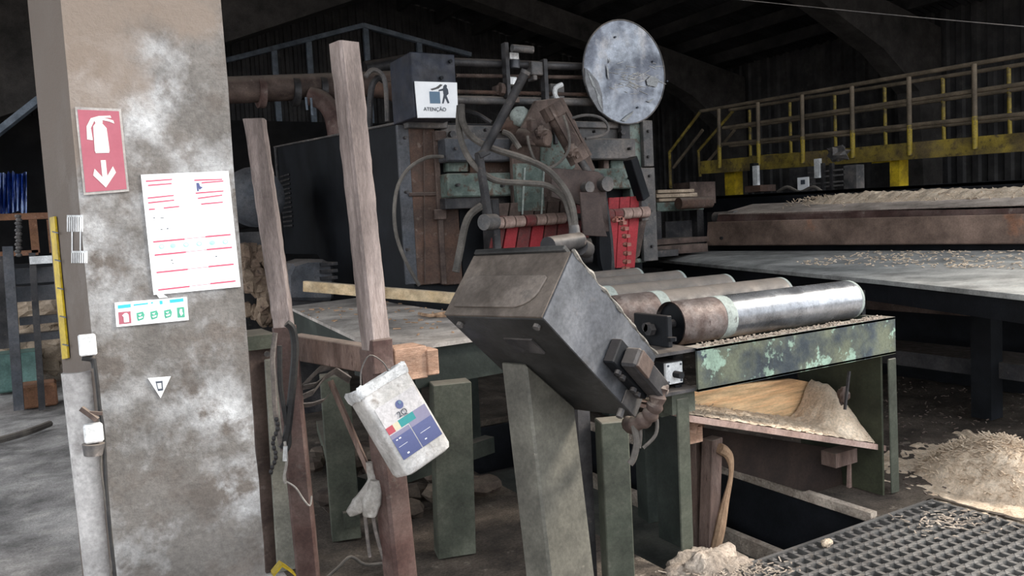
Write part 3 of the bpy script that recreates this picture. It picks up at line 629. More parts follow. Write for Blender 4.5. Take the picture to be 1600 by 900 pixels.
for k in range(3):
    B().poly([(888+k*14, 312), (901+k*14, 312), (892+k*14, 372), (880+k*14, 372)], MY-.34, .02); prt('red_flap', REDD, bevel=.003)
B().poly([(1000,318),(1016,318),(1000,400),(985,412),(988,395)], MY-.3, .12); prt('flap_guard', BRN)
B().poly([(986,250),(996,243),(1016,306),(1006,314)], MY-.45, .12); prt('stop_plate', BLK)
B().rect(1003, 304, 1014, 345, MY-.4, .1); prt('bearing_plate', GRY)
B().rect(772, 310, 782, 395, MY-.40, .2); prt('bearing_plate', DKS)
# lever: bent bar with pipe handle
B().tube([P(821, 113, Y=MY-.95), P(756, 238, Y=MY-.75)], .034, 14, smooth=0); lv = prt('lever_pipe', DKS, bevel=0, smooth=True, label='black pipe lever')
B().cyl(P(822.5, 110, Y=MY-.96), P(820, 115, Y=MY-.95), .036, n=14, caps=False); B().cyl(P(822, 111, Y=MY-.955), P(820, 115, Y=MY-.95), .029, n=14, caps=False); prt('pipe_mouth', GRY, bevel=0, parent=lv)
B().beam(P(762, 236, Y=MY-.75), P(746, 244, Y=MY-.75), .07, .05); B().beam(P(748, 240, Y=MY-.75), P(765, 350, Y=MY-.7), .05, .06); prt('lever_arm', DKS)
p = P(764, 347, Y=MY-.78); B().cyl(p+V((-.06,-.03,0)), p+V((.06,.02,0)), .06, n=16); prt('lever_hub', GRY, bevel=0, smooth=True)
# gantry rods on top
gt = thing('screw_gantry', 'pair of steel rods with threaded spindles above the machine', 'gantry', P(800, 180, Y=MY-.1))
def g(name, m_, bevel=0, smooth=True): 
    r = MBcur[0].build(name, m_, gt, bevel=bevel, smooth=smooth); MBcur[0] = MB(); return r
B().cyl(P(700, 97, Y=MY), P(930, 105, Y=MY), .036, n=14); g('guide_rod', DKS)
B().cyl(P(712, 156, Y=MY), P(935, 160, Y=MY), .036, n=14); g('guide_rod', GRY)
for (y0, y1) in ((118,121),(143,148)):
    a_, b_ = P(712, y0, Y=MY-.02), P(925, y1, Y=MY-.02)
    for k in range(90): c_ = a_.lerp(b_, k/90); c2 = a_.lerp(b_, (k+1)/90); B().cyl(c_, c2, .019, .014, n=8, caps=False)
    g('threaded_spindle', RUST if y0 > 120 else BRN)
for x, y0, y1 in ((794,66,152),(854,92,156)):
    B().rect(x-3, y0, x+3, y1, MY-.1, .07); g('clamp_plate', DKS, .003, False)
B().rect(831, 96, 850, 117, MY-.08, .12); B().rect(834, 117, 840, 125, MY-.08, .1); g('clamp_block', GRY, .006, False)
B().cyl(P(800, 75, Y=MY-.2), P(832, 78, Y=MY-.2), .032, n=12); g('stub_rod', GRY)
B().rect(797, 82, 811, 92, MY-.1, .1); g('white_cap', WHT, .004, False)
B().cyl(P(804, 92, Y=MY-.05), P(804, 107, Y=MY-.05), .045, n=12); g('glass_bowl', BLUE)
B().rect(797, 120, 808, 132, MY-.05, .1); g('white_cap', WHT, .004, False)
B().cyl(P(780,139,Y=MY-.03),P(788,140,Y=MY-.03),.055,n=8); B().rect(776,134,794,148,MY-.03,.08); g('spindle_nut', BRN)
B().rect(861, 131, 882, 156, MY-.02, .05); p=P(872,140,Y=MY-.05); g('white_bracket', GRY,.004,False)
B().tube([P(878,132,Y=MY-.08),P(868,138,Y=MY-.08),P(868,150,Y=MY-.08),P(876,160,Y=MY-.08)], .022); g('white_hook', WHT)
B().rect(796, 152, 812, 160, MY-.05, .1); g('rod_clamp', BRN, .004, False)
# rods behind the gantry
B().tube([P(725,172,Y=MY+.2),P(745,178,Y=MY+.1),P(768,192,Y=MY+.02)], .02); g('brake_rod', DKS)
B().rect(1002,188,1004,192,MY,.1); MBcur[0]=MB()

bxn = thing('control_box', 'indigo steel box above the machine bearing a white ATENÇÃO sign', 'box', P(675, 188, Y=MY-.3))
mb = MB(); mb.rect(644, 83, 713, 184, MY-.35, .42); mb.build('housing', BOXB, bxn, bevel=.006)
for x, y in ((703,96),(689,122)):
    p = P(x, y, Y=MY-.36); mb = MB(); mb.cyl(p, p-V((0,.02,0)), .015, n=8); mb.build('knob', BLK, bxn)
YS = MY-.36
q = [(648,127),(714,129),(716,184),(653,184)]
mb = MB(); mb.poly(q, YS-.012, .01); sg = mb.build('warning_sign', PAPER, bxn, label='white warning plate reading ATENÇÃO')
def sgp(uvs, name, m_, l=1):
    mb = MB()
    for pts in uvs: mb.poly([bl2(q, u, v) for u, v in pts], YS-.013-.002*l, .002)
    return mb.build(name, m_, sg)
sgp([R_(.33,.27,.58,.60)], 'box_symbol', BLUG)
sgp([[(.36,.20),(.50,.15),(.60,.06),(.66,.08),(.56,.18),(.40,.24)]], 'hand_symbol', GRY)
sgp([[(.68,.10),(.72,.06),(.76,.09),(.75,.15),(.78,.20),(.79,.32),(.74,.38),(.80,.58),(.76,.60),(.70,.44),(.66,.60),(.62,.60),(.67,.36),(.66,.24),(.55,.26),(.56,.22),(.66,.18)]], 'person_symbol', DKGR)
def text(s_, size, org, xdir, ydir, m_, parent, name='lettering', ext=.001, al='LEFT'):
    cu = bpy.data.curves.new(name, 'FONT'); cu.body = s_; cu.size = size; cu.extrude = ext; cu.align_x = al
    t = bpy.data.objects.new('tmp', cu); COL.objects.link(t)
    bpy.context.view_layer.update()
    me = bpy.data.meshes.new_from_object(t.evaluated_get(bpy.context.evaluated_depsgraph_get()))
    bpy.data.objects.remove(t)
    xd = V(xdir).normalized(); zd = xd.cross(V(ydir)).normalized(); yd = zd.cross(xd)
    M4 = Matrix((xd, yd, zd)).transposed()
    me.transform(M4.to_4x4())
    me.materials.clear(); me.materials.append(m_); ob = bpy.data.objects.new(name, me); COL.objects.link(ob)
    ob.parent = parent; ob.location = V(org)-LOC[parent.name]; LOC[ob.name] = V(org); return ob
text('ATENÇÃO', .040, P(662, 173, Y=YS-.016), (1,0,.005), (0,0,1), DKGR, sg)

# round plate
dk = thing('round_metal_plate', 'big round brushed metal disc standing above the machine\'s right end', 'disc', P(977, 193, Y=MY-.1))
dc = P(977, 113, Y=MY-.15); rr = .465
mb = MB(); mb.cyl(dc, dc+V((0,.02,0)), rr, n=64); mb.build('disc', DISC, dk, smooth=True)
mb = MB(); mb.tube([dc+V((rr*cos(2*pi*k/48), .0, rr*sin(2*pi*k/48))) for k in range(49)], .007, 6, smooth=0); mb.build('rim', GRY, dk)
pts = [(914,106),(920,110),(935,128),(941,148),(943,178),(935,172),(922,150),(915,128)]
mb = MB(); mb.prism([P(x, y, Y=dc.y-.008) for x, y in pts], (0,.006,0)); mb.build('torn_film', mat('grey_film', (.22,.22,.23),(.15,.15,.16),sc=6,rough=.5), dk)
for k, pts in enumerate(([(918,112),(928,128),(931,140),(926,134)],[(929,136),(938,150),(941,172),(935,160),(933,148)],[(948,100),(951,110),(952,125),(949,118)],[(952,90),(954,96),(952,99)],[(971,188),(980,180),(991,173),(987,180),(978,190)],[(1010,125),(1018,118),(1030,124),(1026,136),(1012,133)],[(1010,158),(1022,154),(1016,160)])):
    mb = MB(); mb.prism([P(x, y, Y=dc.y-.014) for x, y in pts], (0,.004,0)); mb.build('film_scrap', FILM, dk)
random.seed(3); mb = MB()
for k in range(70):
    x, y = random.gauss(985, 18), random.gauss(125, 11); a_ = random.uniform(-.6, .5); l_ = random.uniform(4, 16)
    x = min(max(x, 952), 1026)
    mb.tube([P(x, y, Y=dc.y-.004), P(x+l_*cos(a_), y+l_*sin(a_), Y=dc.y-.004)], .0022, 4, smooth=0)
stuff(mb.build('scratch_burrs', mat('scratch_pale', (.5,.48,.45), sc=5, rough=.6), dk))
mb = MB()
for x, y in ((961,58),(1020,96),(1042,127),(996,168)): p = P(x, y, Y=dc.y-.005); mb.cyl(p, p-V((0,.01,0)), .009, n=8)
mb.build('rivets', DKGR, dk)
mb = MB(); mb.box((dc.x-.05, dc.y+.03, zt-.15), (dc.x+.05, dc.y+.09, dc.z)); mb.build('support_bar', DKS, dk)

# hoses
def hose(name, label, pts, r, m_=HOSE, cat='hose', n=8):
    mb = MB(); mb.tube([P(x, y, Y=Y_) for x, y, Y_ in pts], r, n); return tag(mb.build(name, m_, smooth=True), label, cat)
y_ = MY-.62
hose('hydraulic_hose', 'thick dusty hose sweeping from the control box across to the arm, upper one', [(721,163,y_),(723,190,y_),(737,214,y_),(770,232,y_-.1),(820,248,y_-.2),(855,265,y_-.25),(880,292,y_-.28),(893,318,y_-.3),(898,345,y_-.3),(899,372,y_-.3)], .026)
hose('hydraulic_hose', 'thick dusty hose sagging below the upper one across the green beam', [(718,165,y_+.05),(717,200,y_+.05),(726,235,y_),(745,262,y_-.1),(775,282,y_-.1),(820,286,y_-.15),(855,290,y_-.2),(880,308,y_-.22),(890,335,y_-.26),(896,372,y_-.3)], .024)
hose('grey_cable', 'grey cable looping down over the rusty left column', [(692,245,MY-.2),(668,246,MY-.25),(640,262,MY-.3),(622,290,MY-.3),(616,330,MY-.3),(620,370,MY-.3),(635,410,MY-.3),(655,446,MY-.3)], .015)
hose('hydraulic_hose', 'thick hose curving down behind the console beside the rusty panel', [(752,322,MY-.5),(735,335,MY-.5),(726,355,MY-.5),(720,385,MY-.5),(712,425,MY-.5)], .03)
y_ = MY-.85
hose('thin_hose', 'thin grey hose loop hanging below the hydraulic cylinder', [(824,212,y_),(828,232,y_),(838,253,y_),(858,262,y_),(876,252,y_),(889,232,y_),(888,205,y_),(880,180,y_)], .011)
hose('thin_hose', 'thin pale hose loop beside the round metal plate', [(893,185,MY-.3),(915,180,MY-.35),(938,184,MY-.4),(950,197,MY-.4),(945,210,MY-.4),(915,217,MY-.4)], .013, GRY)
hose('short_hose', 'short stub of hose beside the black lever', [(786,206,MY-.4),(798,212,MY-.45),(812,232,MY-.5)], .022)
hose('black_hose', 'black curved pipe bend behind the tall wooden stake, outer one', [(571,120,MY+.9),(580,110,MY+.9),(592,112,MY+.9),(602,130,MY+.9),(605,190,MY+.9)], .022, GRY)
hose('black_hose', 'black pipe bend behind the tall wooden stake, inner one', [(577,200,MY+1.0),(580,140,MY+1.0),(590,122,MY+1.0),(600,126,MY+1.0)], .03, DKS)

# ------------------------------------------------------------------ infeed table
TZ = 1.05
tb = thing('infeed_table', 'dusty steel infeed table on green legs in front of the machine', 'table', (2.0, 5, 0))
def tp(x, y, z=TZ): return P(x, y, Z=z)
c1, c2, c3, c4 = tp(450, 479), tp(556, 528), tp(663, 539), tp(716, 528)
far = tp(722, 438)
outline = [c1, c2, c3, V((2.34, 3.66, TZ)), V((2.34, 5.95, TZ)), V((2.42, 6.9, TZ))]
mb = MB(); mb.prism(outline, (0,0,-.02)); mb.build('table_top', TABLE, tb)
mb = MB(); mb.beam(c1+V((.03,-.1,-.11)), c2+V((.03,0,-.11)), .03, .18); mb.build('side_rail', GRND, tb)
mb = MB(); mb.beam(c3+V((-.05,.04,-.12)), V((2.33, 3.73, TZ-.12)), .03, .19); mb.build('front_rail', GRND, tb)
mb = MB(); mb.beam(c2+V((0,0.02,-.12)), c3+V((-.05,.04,-.12)), .03, .17); mb.build('front_rail', GRND, tb)
def leg(x0, y0, x1, y1, Y, w_, d_, m_, yaw=0, parent=tb, name='leg', zc=0, label=None):
    p0, p1 = P(x0, y0, Y=Y), P(x1, y1, Y=Y); dn = (p0-p1).normalized(); p1 = p1-dn*((p1.z-zc)/dn.z)
    cx, cy_ = cos(yaw), sin(yaw); u_, v_ = V((cx, cy_, 0))*w_/2, V((-cy_, cx, 0))*d_/2
    mb = MB(); mb.corners([p1-u_-v_, p1+u_-v_, p1+u_+v_, p1-u_+v_, p0-u_-v_, p0+u_-v_, p0+u_+v_, p0-u_+v_])
    return mb.build(name, m_, parent, bevel=.004, label=label)
leg(522, 585, 545, 890, 4.1, .15, .12, GRN, -.25)
leg(703, 596, 712, 900, 3.55, .19, .12, GRN, -.25)
leg(640, 560, 655, 900, 5.6, .12, .12, GRND, 0)
leg(2, 2, 2, 2, 3, .01, .01, GRND) if False else None
mb = MB(); mb.box((2.3, 6.2, 0), (2.42, 6.32, 1.03)); mb.build('leg', GRND, tb)
mb = MB(); mb.beam((1.35, 4.1, .25), (2.3, 4.4, .25), .08, .1); mb.build('stretcher', GRND, tb)
mb = MB(); mb.beam((1.25, 4.0, .12), (1.75, 6.2, .12), .08, .08); mb.build('stretcher', GRN, tb)
# loose things on the table
mb = MB(); mb.beam(P(476, 447, Y=6.35), P(722, 467, Y=5.3), .05, .085); tag(mb.build('loose_plank', WOODY, bevel=.003), 'pale narrow plank lying across the infeed table', 'plank')
mb = MB(); mb.tube([P(655, 490, Z=TZ+.015), P(672, 493, Z=TZ+.02), P(690, 490, Z=TZ+.02), P(704, 488, Z=TZ+.03)], .012, 6); mb.tube([P(660, 492, Z=TZ+.01), P(684, 494, Z=TZ+.012), P(700, 493, Z=TZ+.012)], .009, 5); tag(mb.build('bark_strip', BARK), 'curled reddish bark strip on the table beside the console', 'bark')
random.seed(5); mb = MB()
for k in range(90):
    x, y = random.uniform(1.55, 2.35), random.uniform(3.8, 6.2); a_ = random.uniform(0, 3); l_ = random.uniform(.01, .05)
    mb.beam((x, y, TZ+.004), (x+l_*cos(a_), y+l_*sin(a_), TZ+.006), .008, .006)
tag(mb.build('bark_crumbs', BARK), 'crumbs of bark scattered over the table top', 'bark', None, 'stuff')

# ------------------------------------------------------------------ stakes and cross timber
def stake(name, label, x0, y0, x1, y1, Y, w_, m_, yaw, zc, cat='post', jit=.004, zbot=None):
    p0, p1 = P(x0, y0, Y=Y), P(x1, y1, Y=Y); dn = (p0-p1).normalized()
    if zbot is not None: p1 = p1-dn*((p1.z-zbot)/dn.z)
    mb = MB(); vs = []; fs = []; n_ = 24
    for k in range(n_+1):
        c_ = p1.lerp(p0, k/n_)
        for i in range(8):
            ang = yaw+pi/4+(i//2)*pi/2+(-.12 if i % 2 == 0 else .12)
            j = 1+random.uniform(-jit, jit)*10
            vs.append(c_+V((cos(ang), sin(ang), 0))*w_*.70*j)
    for k in range(n_):
        for i in range(8): fs.append((8*k+i, 8*k+(i+1)%8, 8*k+8+(i+1)%8, 8*k+8+i))
    fs += [tuple(range(8)), tuple(8*n_+i for i in range(8))]
    mb.add(vs, fs); return tag(mb.build(name, m_, smooth=False), label, cat)
stake('wooden_stake', 'tallest rough wooden stake rising in front of the infeed table', 538, 68, 588, 545, 3.12, .085, WOODG, radians(12), None)
stake('steel_post', 'brown steel post under the tallest stake behind the white jug', 588, 545, 626, 900, 3.12, .10, RBR, radians(12), None, zbot=0, jit=.001)
stake('wooden_stake', 'shorter dusty stake standing beside the pillar', 398, 187, 444, 510, 3.55, .078, WOODG, radians(-20), None)
stake('steel_post', 'red-brown steel post under the shorter stake', 444, 510, 482, 900, 3.55, .088, RBR, radians(-20), None, zbot=0, jit=.001)
ct = thing('cross_timber', 'rough horizontal timber wedged between the two stakes with sawn end', 'timber', P(560, 580, Y=3.25))
mb = MB(); e0, e1 = P(462, 541, Y=3.70), P(625, 568, Y=3.15)
mb.beam(e0, e1, .07, .115); mb.build('timber', WOODD, ct, bevel=.004)
mb = MB(); mb.rect(617, 543, 668, 594, 3.07, .14); mb.build('sawn_block', WOODE, ct, bevel=.004, label='pinkish sawn end block')
mb = MB(); mb.rect(668, 546, 686, 586, 3.06, .10); mb.build('wedge', WOODE, ct, bevel=.004)
mb = MB(); mb.rect(583, 530, 615, 584, 3.05, .12); mb.build('post_sleeve', RBR, ct, bevel=.004)
# grey sheet post beside the pillar
sp_ = thing('sheet_steel_post', 'grey-brown bent sheet steel post right beside the pillar', 'post', P(440, 900, Y=3.95))
leg(409, 540, 437, 900, 3.9, .14, .03, BRN, .1, sp_, 'web')
leg(430, 560, 450, 900, 3.86, .10, .03, mat('cream_grey_steel', (.25,.24,.20),(.30,.29,.25),(.18,.14,.12),sc=3,rough=.7), -.1, sp_, 'flange')
mb = MB(); mb.rect(384, 524, 432, 546, 3.85, .3); mb.build('top_plate', GRN, sp_)
p = P(417, 553, Y=3.83); mb = MB(); mb.cyl(p, p-V((0,.012,0)), .014, n=8); mb.build('bolt', GRY, sp_)
# ropes, straps and chain on the shorter stake
st = thing('strap_bundle', 'bundle of dark straps and belts hanging on the shorter stake', 'straps', P(445, 720, Y=3.4))
for pts, wv, m_ in (([(448,505),(457,515),(461,545),(458,590),(453,640),(448,680),(440,700)], .03, RUB), ([(430,520),(426,560),(428,600),(430,640),(436,680),(442,705)], .02, ROPE), ([(437,540),(438,600),(446,650),(452,690),(444,708)], .02, RUB)):
    mb = MB(); mb.tube([P(x, y, Y=3.42) for x, y in pts], wv*.55, 6); mb.build('strap', m_, st, smooth=True)
mb = MB()
for k in range(12):
    c_ = P(432-k*.5+3*sin(k), 655+k*7.5, Y=3.4); mb.lump(c_, (.009,.008,.013), 6, 4)
mb.build('chain', DKS, st)
for k, (pts, r) in enumerate((([(445,690),(448,720),(444,745),(446,755)], .006), ([(447,752),(462,762),(474,780),(484,790),(487,775)], .004))):
    mb = MB(); mb.tube([P(x, y, Y=3.35) for x, y in pts], r, 6); mb.build('string', GLOVE, st)
mb = MB(); mb.cyl(P(446, 697, Y=3.35), P(445, 720, Y=3.35), .009); mb.build('white_clip', WHT, st)
cl = thing('cloth_straps', 'folded grey-brown cloth straps draped below the cross timber', 'cloth', P(490, 635, Y=3.6))
for pts, r in (([(462,618),(480,600),(497,583),(515,578),(528,584)], .022), ([(466,628),(488,618),(505,596),(522,585),(545,600)], .020), ([(462,638),(485,636),(503,630),(512,620)], .014), ([(470,610),(490,606),(508,592)], .016)):
    mb = MB(); pw = [P(x, y, Y=3.58) for x, y in pts]
    mb.ribbon(pw, (.004, -.03, r*1.6), (.004, .006, .004)); mb.build('strap', ROPE, cl)
mb = MB(); mb.beam(P(516, 595, Y=3.3), P(577, 738, Y=3.2), .022, .018); tag(mb.build('hanging_stick', WOODD), 'thin wooden stick hanging from the cloth straps', 'stick')
gl = thing('work_gloves', 'pair of grey work gloves hanging in front of the green legs', 'gloves', P(570, 808, Y=3.15))
for k, (pts, rs) in enumerate((([(577,722),(579,738),(582,752),(572,775),(560,790),(544,803)], (.014,.016,.022,.034,.036,.014)), ([(586,750),(585,768),(580,785),(577,806)], (.02,.034,.042,.028)))):
    pw = [P(x, y, Y=3.15-.03*k) for x, y in pts]; mb = MB()
    f_ = lambda t, rs=rs: rs[min(int(t*(len(rs)-1)), len(rs)-2)]+(rs[min(int(t*(len(rs)-1))+1, len(rs)-1)]-rs[min(int(t*(len(rs)-1)), len(rs)-2)])*(t*(len(rs)-1)-min(int(t*(len(rs)-1)), len(rs)-2))
    mb.tube(pw, f_, 10); mb.build('glove', GLOVE, gl, smooth=True)
for pts in ([(570,800),(573,830),(578,870)],[(583,805),(587,830),(597,865),(606,895)]):
    mb = MB(); mb.tube([P(x, y, Y=3.15) for x, y in pts], .008, 6); mb.build('cord', ROPE, gl)
hose('ground_cable', 'grey cable lying low among the green table legs', [(508,905,3.6),(530,885,3.6),(548,870,3.6),(570,882,3.6),(600,880,3.6)], .008, HOSE, 'cable')
yt = thing('yellow_tape', 'folded yellow tape scrap at the foot beside the pillar', 'tape', P(447, 900, Y=3.3))
mb = MB(); mb.ribbon([P(428, 902, Y=3.3), P(441, 886, Y=3.3), P(452, 893, Y=3.3), P(463, 902, Y=3.3)], (0, .05, 0), (.0,.0,.012)); mb.build('tape', YEL, yt)
mb = MB()
for k in range(40):
    t = k/40*6.28; x, y = 1.6+.3*cos(k*2.4)+random.uniform(-.1,.5), 4.6+random.uniform(-.5,1.2)
    mb.lump((x, y, random.uniform(.03,.1)), (.09,.12,.05), 7, 4, seed=k)
tag(mb.build('waste_pile', mat('dark_waste_wood', (.07,.05,.04), (.11,.085,.065), sc=5, rough=1)), 'dim heap of wood waste under the infeed table', 'waste', None, 'stuff')

# ------------------------------------------------------------------ white jug
def jug():
    TL, TR, BR_, BL_ = P(563,620,D=2.98), P(632,562,D=2.98), P(700,692,D=2.98), P(645,745,D=2.98)
    jg = thing('cut_plastic_jug', 'dirty white plastic jug, cut open and hung tilted on the post', 'jug', P(645, 745, D=3.02))
    ctr = (TL+TR+BR_+BL_)/4
    yy = ((TL+TR)-(BL_+BR_)).normalized(); xx = ((TR+BR_)-(TL+BL_)); xx = (xx-yy*xx.dot(yy)).normalized(); nn = xx.cross(yy)   # nn towards camera
    # turn slightly so the left side is seen
    ang = radians(-33); xx2 = xx*cos(ang)+nn*sin(ang); xx = xx2.normalized(); nn = xx.cross(yy).normalized()
    if nn.dot(FW) > 0: nn = -nn
    w_ = .215; h_ = ((TL+TR)/2-(BL_+BR_)/2).length*1.04; dp = .15
    ctr = ctr
    def L(u, v, n_): return ctr+xx*(u*w_)+yy*(v*h_)+nn*n_
    mb = MB(); N_ = 32; vs = []; fs = []
    levels = [(-.5, .80), (-.485, .93), (-.44, 1), (0, 1), (.40, 1), (.47, 1.02), (.5, 1.03)]
    def ringp(sc_, v, jit=0, th=0):
        o_ = []
        for i in range(N_):
            t = 2*pi*i/N_; e = .2
            cx = abs(cos(t))**e*(1 if cos(t) >= 0 else -1); sy = abs(sin(t))**e*(1 if sin(t) >= 0 else -1)
            o_.append(L(cx*.5*sc_*(1-th), v+jit*random.uniform(-1, 1)*.012, -dp/2+sy*dp/2*sc_*(1-th)))
        return o_
    for v, s_ in levels: vs += ringp(s_, v)
    inner = [(.5, 1.0), (.3, 1.0), (-.3, 1.0)]
    for v, s_ in inner: vs += ringp(s_, v, th=.05)
    nr = len(levels)+len(inner)
    for k in range(nr-1):
        for i in range(N_): fs.append((k*N_+i, k*N_+(i+1)%N_, (k+1)*N_+(i+1)%N_, (k+1)*N_+i))
    fs += [tuple(range(N_)), tuple((nr-1)*N_+i for i in range(N_))]
    mb.add(vs, fs); mb.build('jug_body', JUG, jg, smooth=True)
    mb = MB(); vs = []; fs = []
    for v, s_, th in ((.40, 1.03, 0), (.43, 1.07, 0), (.50, 1.08, 0), (.52, 1.0, 0), (.50, .98, .1), (.42, .98, .12)): vs += ringp(s_, v, 1.3, th)
    for k in range(5):
        for i in range(N_): fs.append((k*N_+i, k*N_+(i+1)%N_, (k+1)*N_+(i+1)%N_, (k+1)*N_+i))
    mb.add(vs, fs); mb.build('foam_rim', JUGR, jg, smooth=True, label='bright crusty cut rim')
    def fp(quads, name, m_, lvl, parent):
        for q_ in quads: mb = MB(); mb.prism([L(u, v, .002+.0012*lvl) for u, v in q_], nn*-.001); r = mb.build(name, m_, parent)
        return r
    lb = fp([R_(-.42,-.33,.43,.25)], 'label', mat('jug_label_paper', (.46,.44,.45), (.52,.50,.51), sc=8, rough=.5, grime=.2), 0, jg)
    fp([R_(-.42,-.33,-.02,-.10), R_(.0,-.33,.43,-.10)], 'blue_panel', BLUP, 1, lb)
    fp([R_(-.42,-.10,-.02,-.055), R_(.0,-.10,.43,-.045)], 'lilac_panel', LIL, 1, lb)
    fp([R_(-.16,-.045,.16,.035)], 'teal_band', TEAL, 1, lb)
    fp([R_(.16,-.045,.43,.035)], 'lilac_band', LIL, 1, lb)
    fp([R_(-.42,-.045,-.28,.03)], 'red_patch', REDP, 1, lb)
    fp([R_(-.28,-.045,-.16,.03)], 'cream_patch', CRE, 1, lb)
    fp([[(.02+.075*cos(k*pi/8), .165+.045*sin(k*pi/8)) for k in range(16)]], 'blue_ball', BLUP, 1, lb)
    fp([[(.04+.03*cos(k*pi/6), .18+.018*sin(k*pi/6)) for k in range(12)]], 'ball_highlight', BLUG, 2, lb)
    fp([R_(-.38,-.2,-.2,-.197), R_(-.36,-.13,-.33,-.12), R_(-.3,-.13,-.26,-.118), R_(.08,-.2,.3,-.197), R_(-.3,-.3,-.26,-.285), R_(.1,-.28,.14,-.27)], 'white_print', PAPER, 2, lb)
    text('2Q', .032, L(-.115, .05, .006), xx, yy, DKGR, lb)
    mb = MB(); mb.tube([L(.3,.5,-dp/2), L(.3,.62,-dp*.5), L(.15,.75,-dp*.5), L(-.1,.66,-dp*.6), L(-.3,.5,-dp/2)], .003, 5); mb.build('hanging_wire', GRY, jg)
jug()

# ------------------------------------------------------------------ operator console and its column
Bp = V((1.234, 1.986, 1.331)); E1 = V((-.134, .396, -.006)); E2 = V((.152, .054, .187)); E3 = V((.432, .140, -.393))
e1, e2, e3 = E1.normalized(), E2.normalized(), E3.normalized(); L1, L2, L3 = E1.length, E2.length, E3.length
cs = thing('control_console', 'brown and black steel operator console tilted on an olive column', 'console', (1.55, 2.3, 0))
def cf(mb, s0, s1, t0, t1, r0, r1):
    return mb.obox(Bp+e1*s0+e2*t0+e3*r0, e1*(s1-s0), e2*(t1-t0), e3*(r1-r0))
mb = MB(); cf(mb, 0, L1, 0, L2, .004, L3); body = mb.build('console_body', CONU, cs, bevel=.006)
mb = MB(); cf(mb, .003, L1-.003, .003, L2-.003, -.002, .006); mb.build('brown_face', CONS, cs)
mb = MB(); cf(mb, -.003, .004, .002, L2-.002, .003, L3-.002); mb.build('end_plate', CONB, cs)
# raised rounded lid on the brown face
pts = [(.385,.032), (.14,.032)]
for k in range(7): t = k/6*pi/2; pts.append((.14-.09*sin(t), .032+.075*(1-cos(t))))
pts += [(.045,.145),(.055,.152),(.35,.156),(.385,.150)]
mb = MB(); mb.prism([Bp+e1*s+e2*t-e3*.009 for s, t in pts], e3*.007); mb.build('raised_lid', mat('console_lid', (.085,.069,.058), (.118,.097,.083), (.05,.045,.04), sc=4, sc2=5, thr2=(.6,.7), rough=.55), cs, bevel=.002)
mb = MB(); cf(mb, .02, L1-.01, L2-.004, L2+.016, -.016, .05); mb.build('top_lip', CONU, cs, bevel=.004)
for s, r in ((.375,.045),(.045,.04)):
    c_ = Bp+e1*s+e3*r; mb = MB(); mb.cyl(c_, c_-e2*.012, .012, n=10); mb.build('screw', GRY, cs)
c_ = Bp+e1*.02+e3*(L3-.05); mb = MB(); mb.cyl(c_, c_-e2*.03, .012, n=8); mb.build('screw', GRY, cs)
mb = MB(); cf(mb, .12, .24, -.006, .001, .12, .20); mb.build('name_plate', DKS, cs)
mb = MB()
pw = [Bp+e2*(L2+.004+.004*random.uniform(-1,1))+e3*(L3*k/24)+e1*(random.uniform(-.004,.004)) for k in range(25)]
mb.tube(pw, lambda t: .006+.003*sin(t*40), 6, 2); mb.build('frayed_seal', HAIRY, cs)
# connector on the end plate
cn = thing('cable_connector', 'black multi-pin connector with metal latch on the console end', 'connector', Bp+e3*.45-e1*.04)
mb = MB(); cf(mb, -.045, -.003, .055, .145, .33, .57); mb.build('connector_base', BLK, cn, bevel=.004)
mb = MB(); cf(mb, -.105, -.045, .065, .135, .36, .59); mb.build('connector_hood', DKS, cn, bevel=.008)
mb = MB(); cf(mb, -.112, -.10, .070, .13, .37, .45); mb.build('latch', BRN, cn, bevel=.002)
for r in (.38, .41, .49, .52): 
    c_ = Bp+e1*-.04+e2*.052+e3*r; mb = MB(); mb.cyl(c_, c_-e2*.014, .012, n=8); mb.build('screw', DKS, cn)
mb = MB(); mb.prism([Bp-e1*.005+e3*.50+e2*.0, Bp-e1*.005+e3*L3, Bp-e1*.005+e3*L3+e2*.10, Bp-e1*.005+e3*.5+e2*.05], e1*-.004); mb.build('bracket_plate', GRY, cn)
cd = thing('cable_conduit', 'dusty brown cable conduit hanging from the connector past the green leg', 'conduit', P(990, 700, D=2.8))
mb = MB(); pw = [Bp-e1*.075+e2*.10+e3*.585, P(1030, 605, D=2.68), P(1025, 630, D=2.68), P(1012, 652, D=2.7), P(990, 664, D=2.75), P(984, 662, D=2.85)]
mb.tube(pw, lambda t: .027+.004*sin(t*60), 12, 6); mb.build('wrapped_conduit', BRN, cd, smooth=True)
for pts in ([(990,664),(995,690),(990,715),(984,725)],[(1000,655),(1001,680),(999,700)],[(1016,640),(1026,655),(1024,680),(1005,700)]):
    mb = MB(); mb.tube([P(x, y, D=2.72) for x, y in pts], .006 if pts[0][0] != 990 else .012, 8); mb.build('loose_wire', HOSE, cd, smooth=True)
# things behind the console top
kb = thing('gear_motor', 'rounded grey gear motor just behind the console top', 'motor', P(885, 400, D=3.1))
mb = MB(); mb.cyl(P(856, 384, D=3.0), P(905, 376, D=3.2), .034, n=16); mb.build('motor_barrel', DKS, kb, smooth=True)
mb = MB(); mb.cyl(P(897, 352, D=3.25), P(899, 385, D=3.25), .02, .03, n=12); mb.build('hose_coupling', GRY, kb, smooth=True)
mb = MB(); mb.cyl(P(905, 385, D=3.2), P(916, 390, D=3.3), .036, n=16); mb.build('flange', DKS, kb, smooth=True)
mb = MB(); mb.tube([P(897, 392, D=3.2), P(897, 560, D=3.4)], .02, 8, 0); p_ = P(900, 520, D=3.3); mb.box((p_.x-.03, p_.y-.03, 0), (p_.x+.03, p_.y+.03, p_.z+.05)); mb.build('stand', DKS, kb)
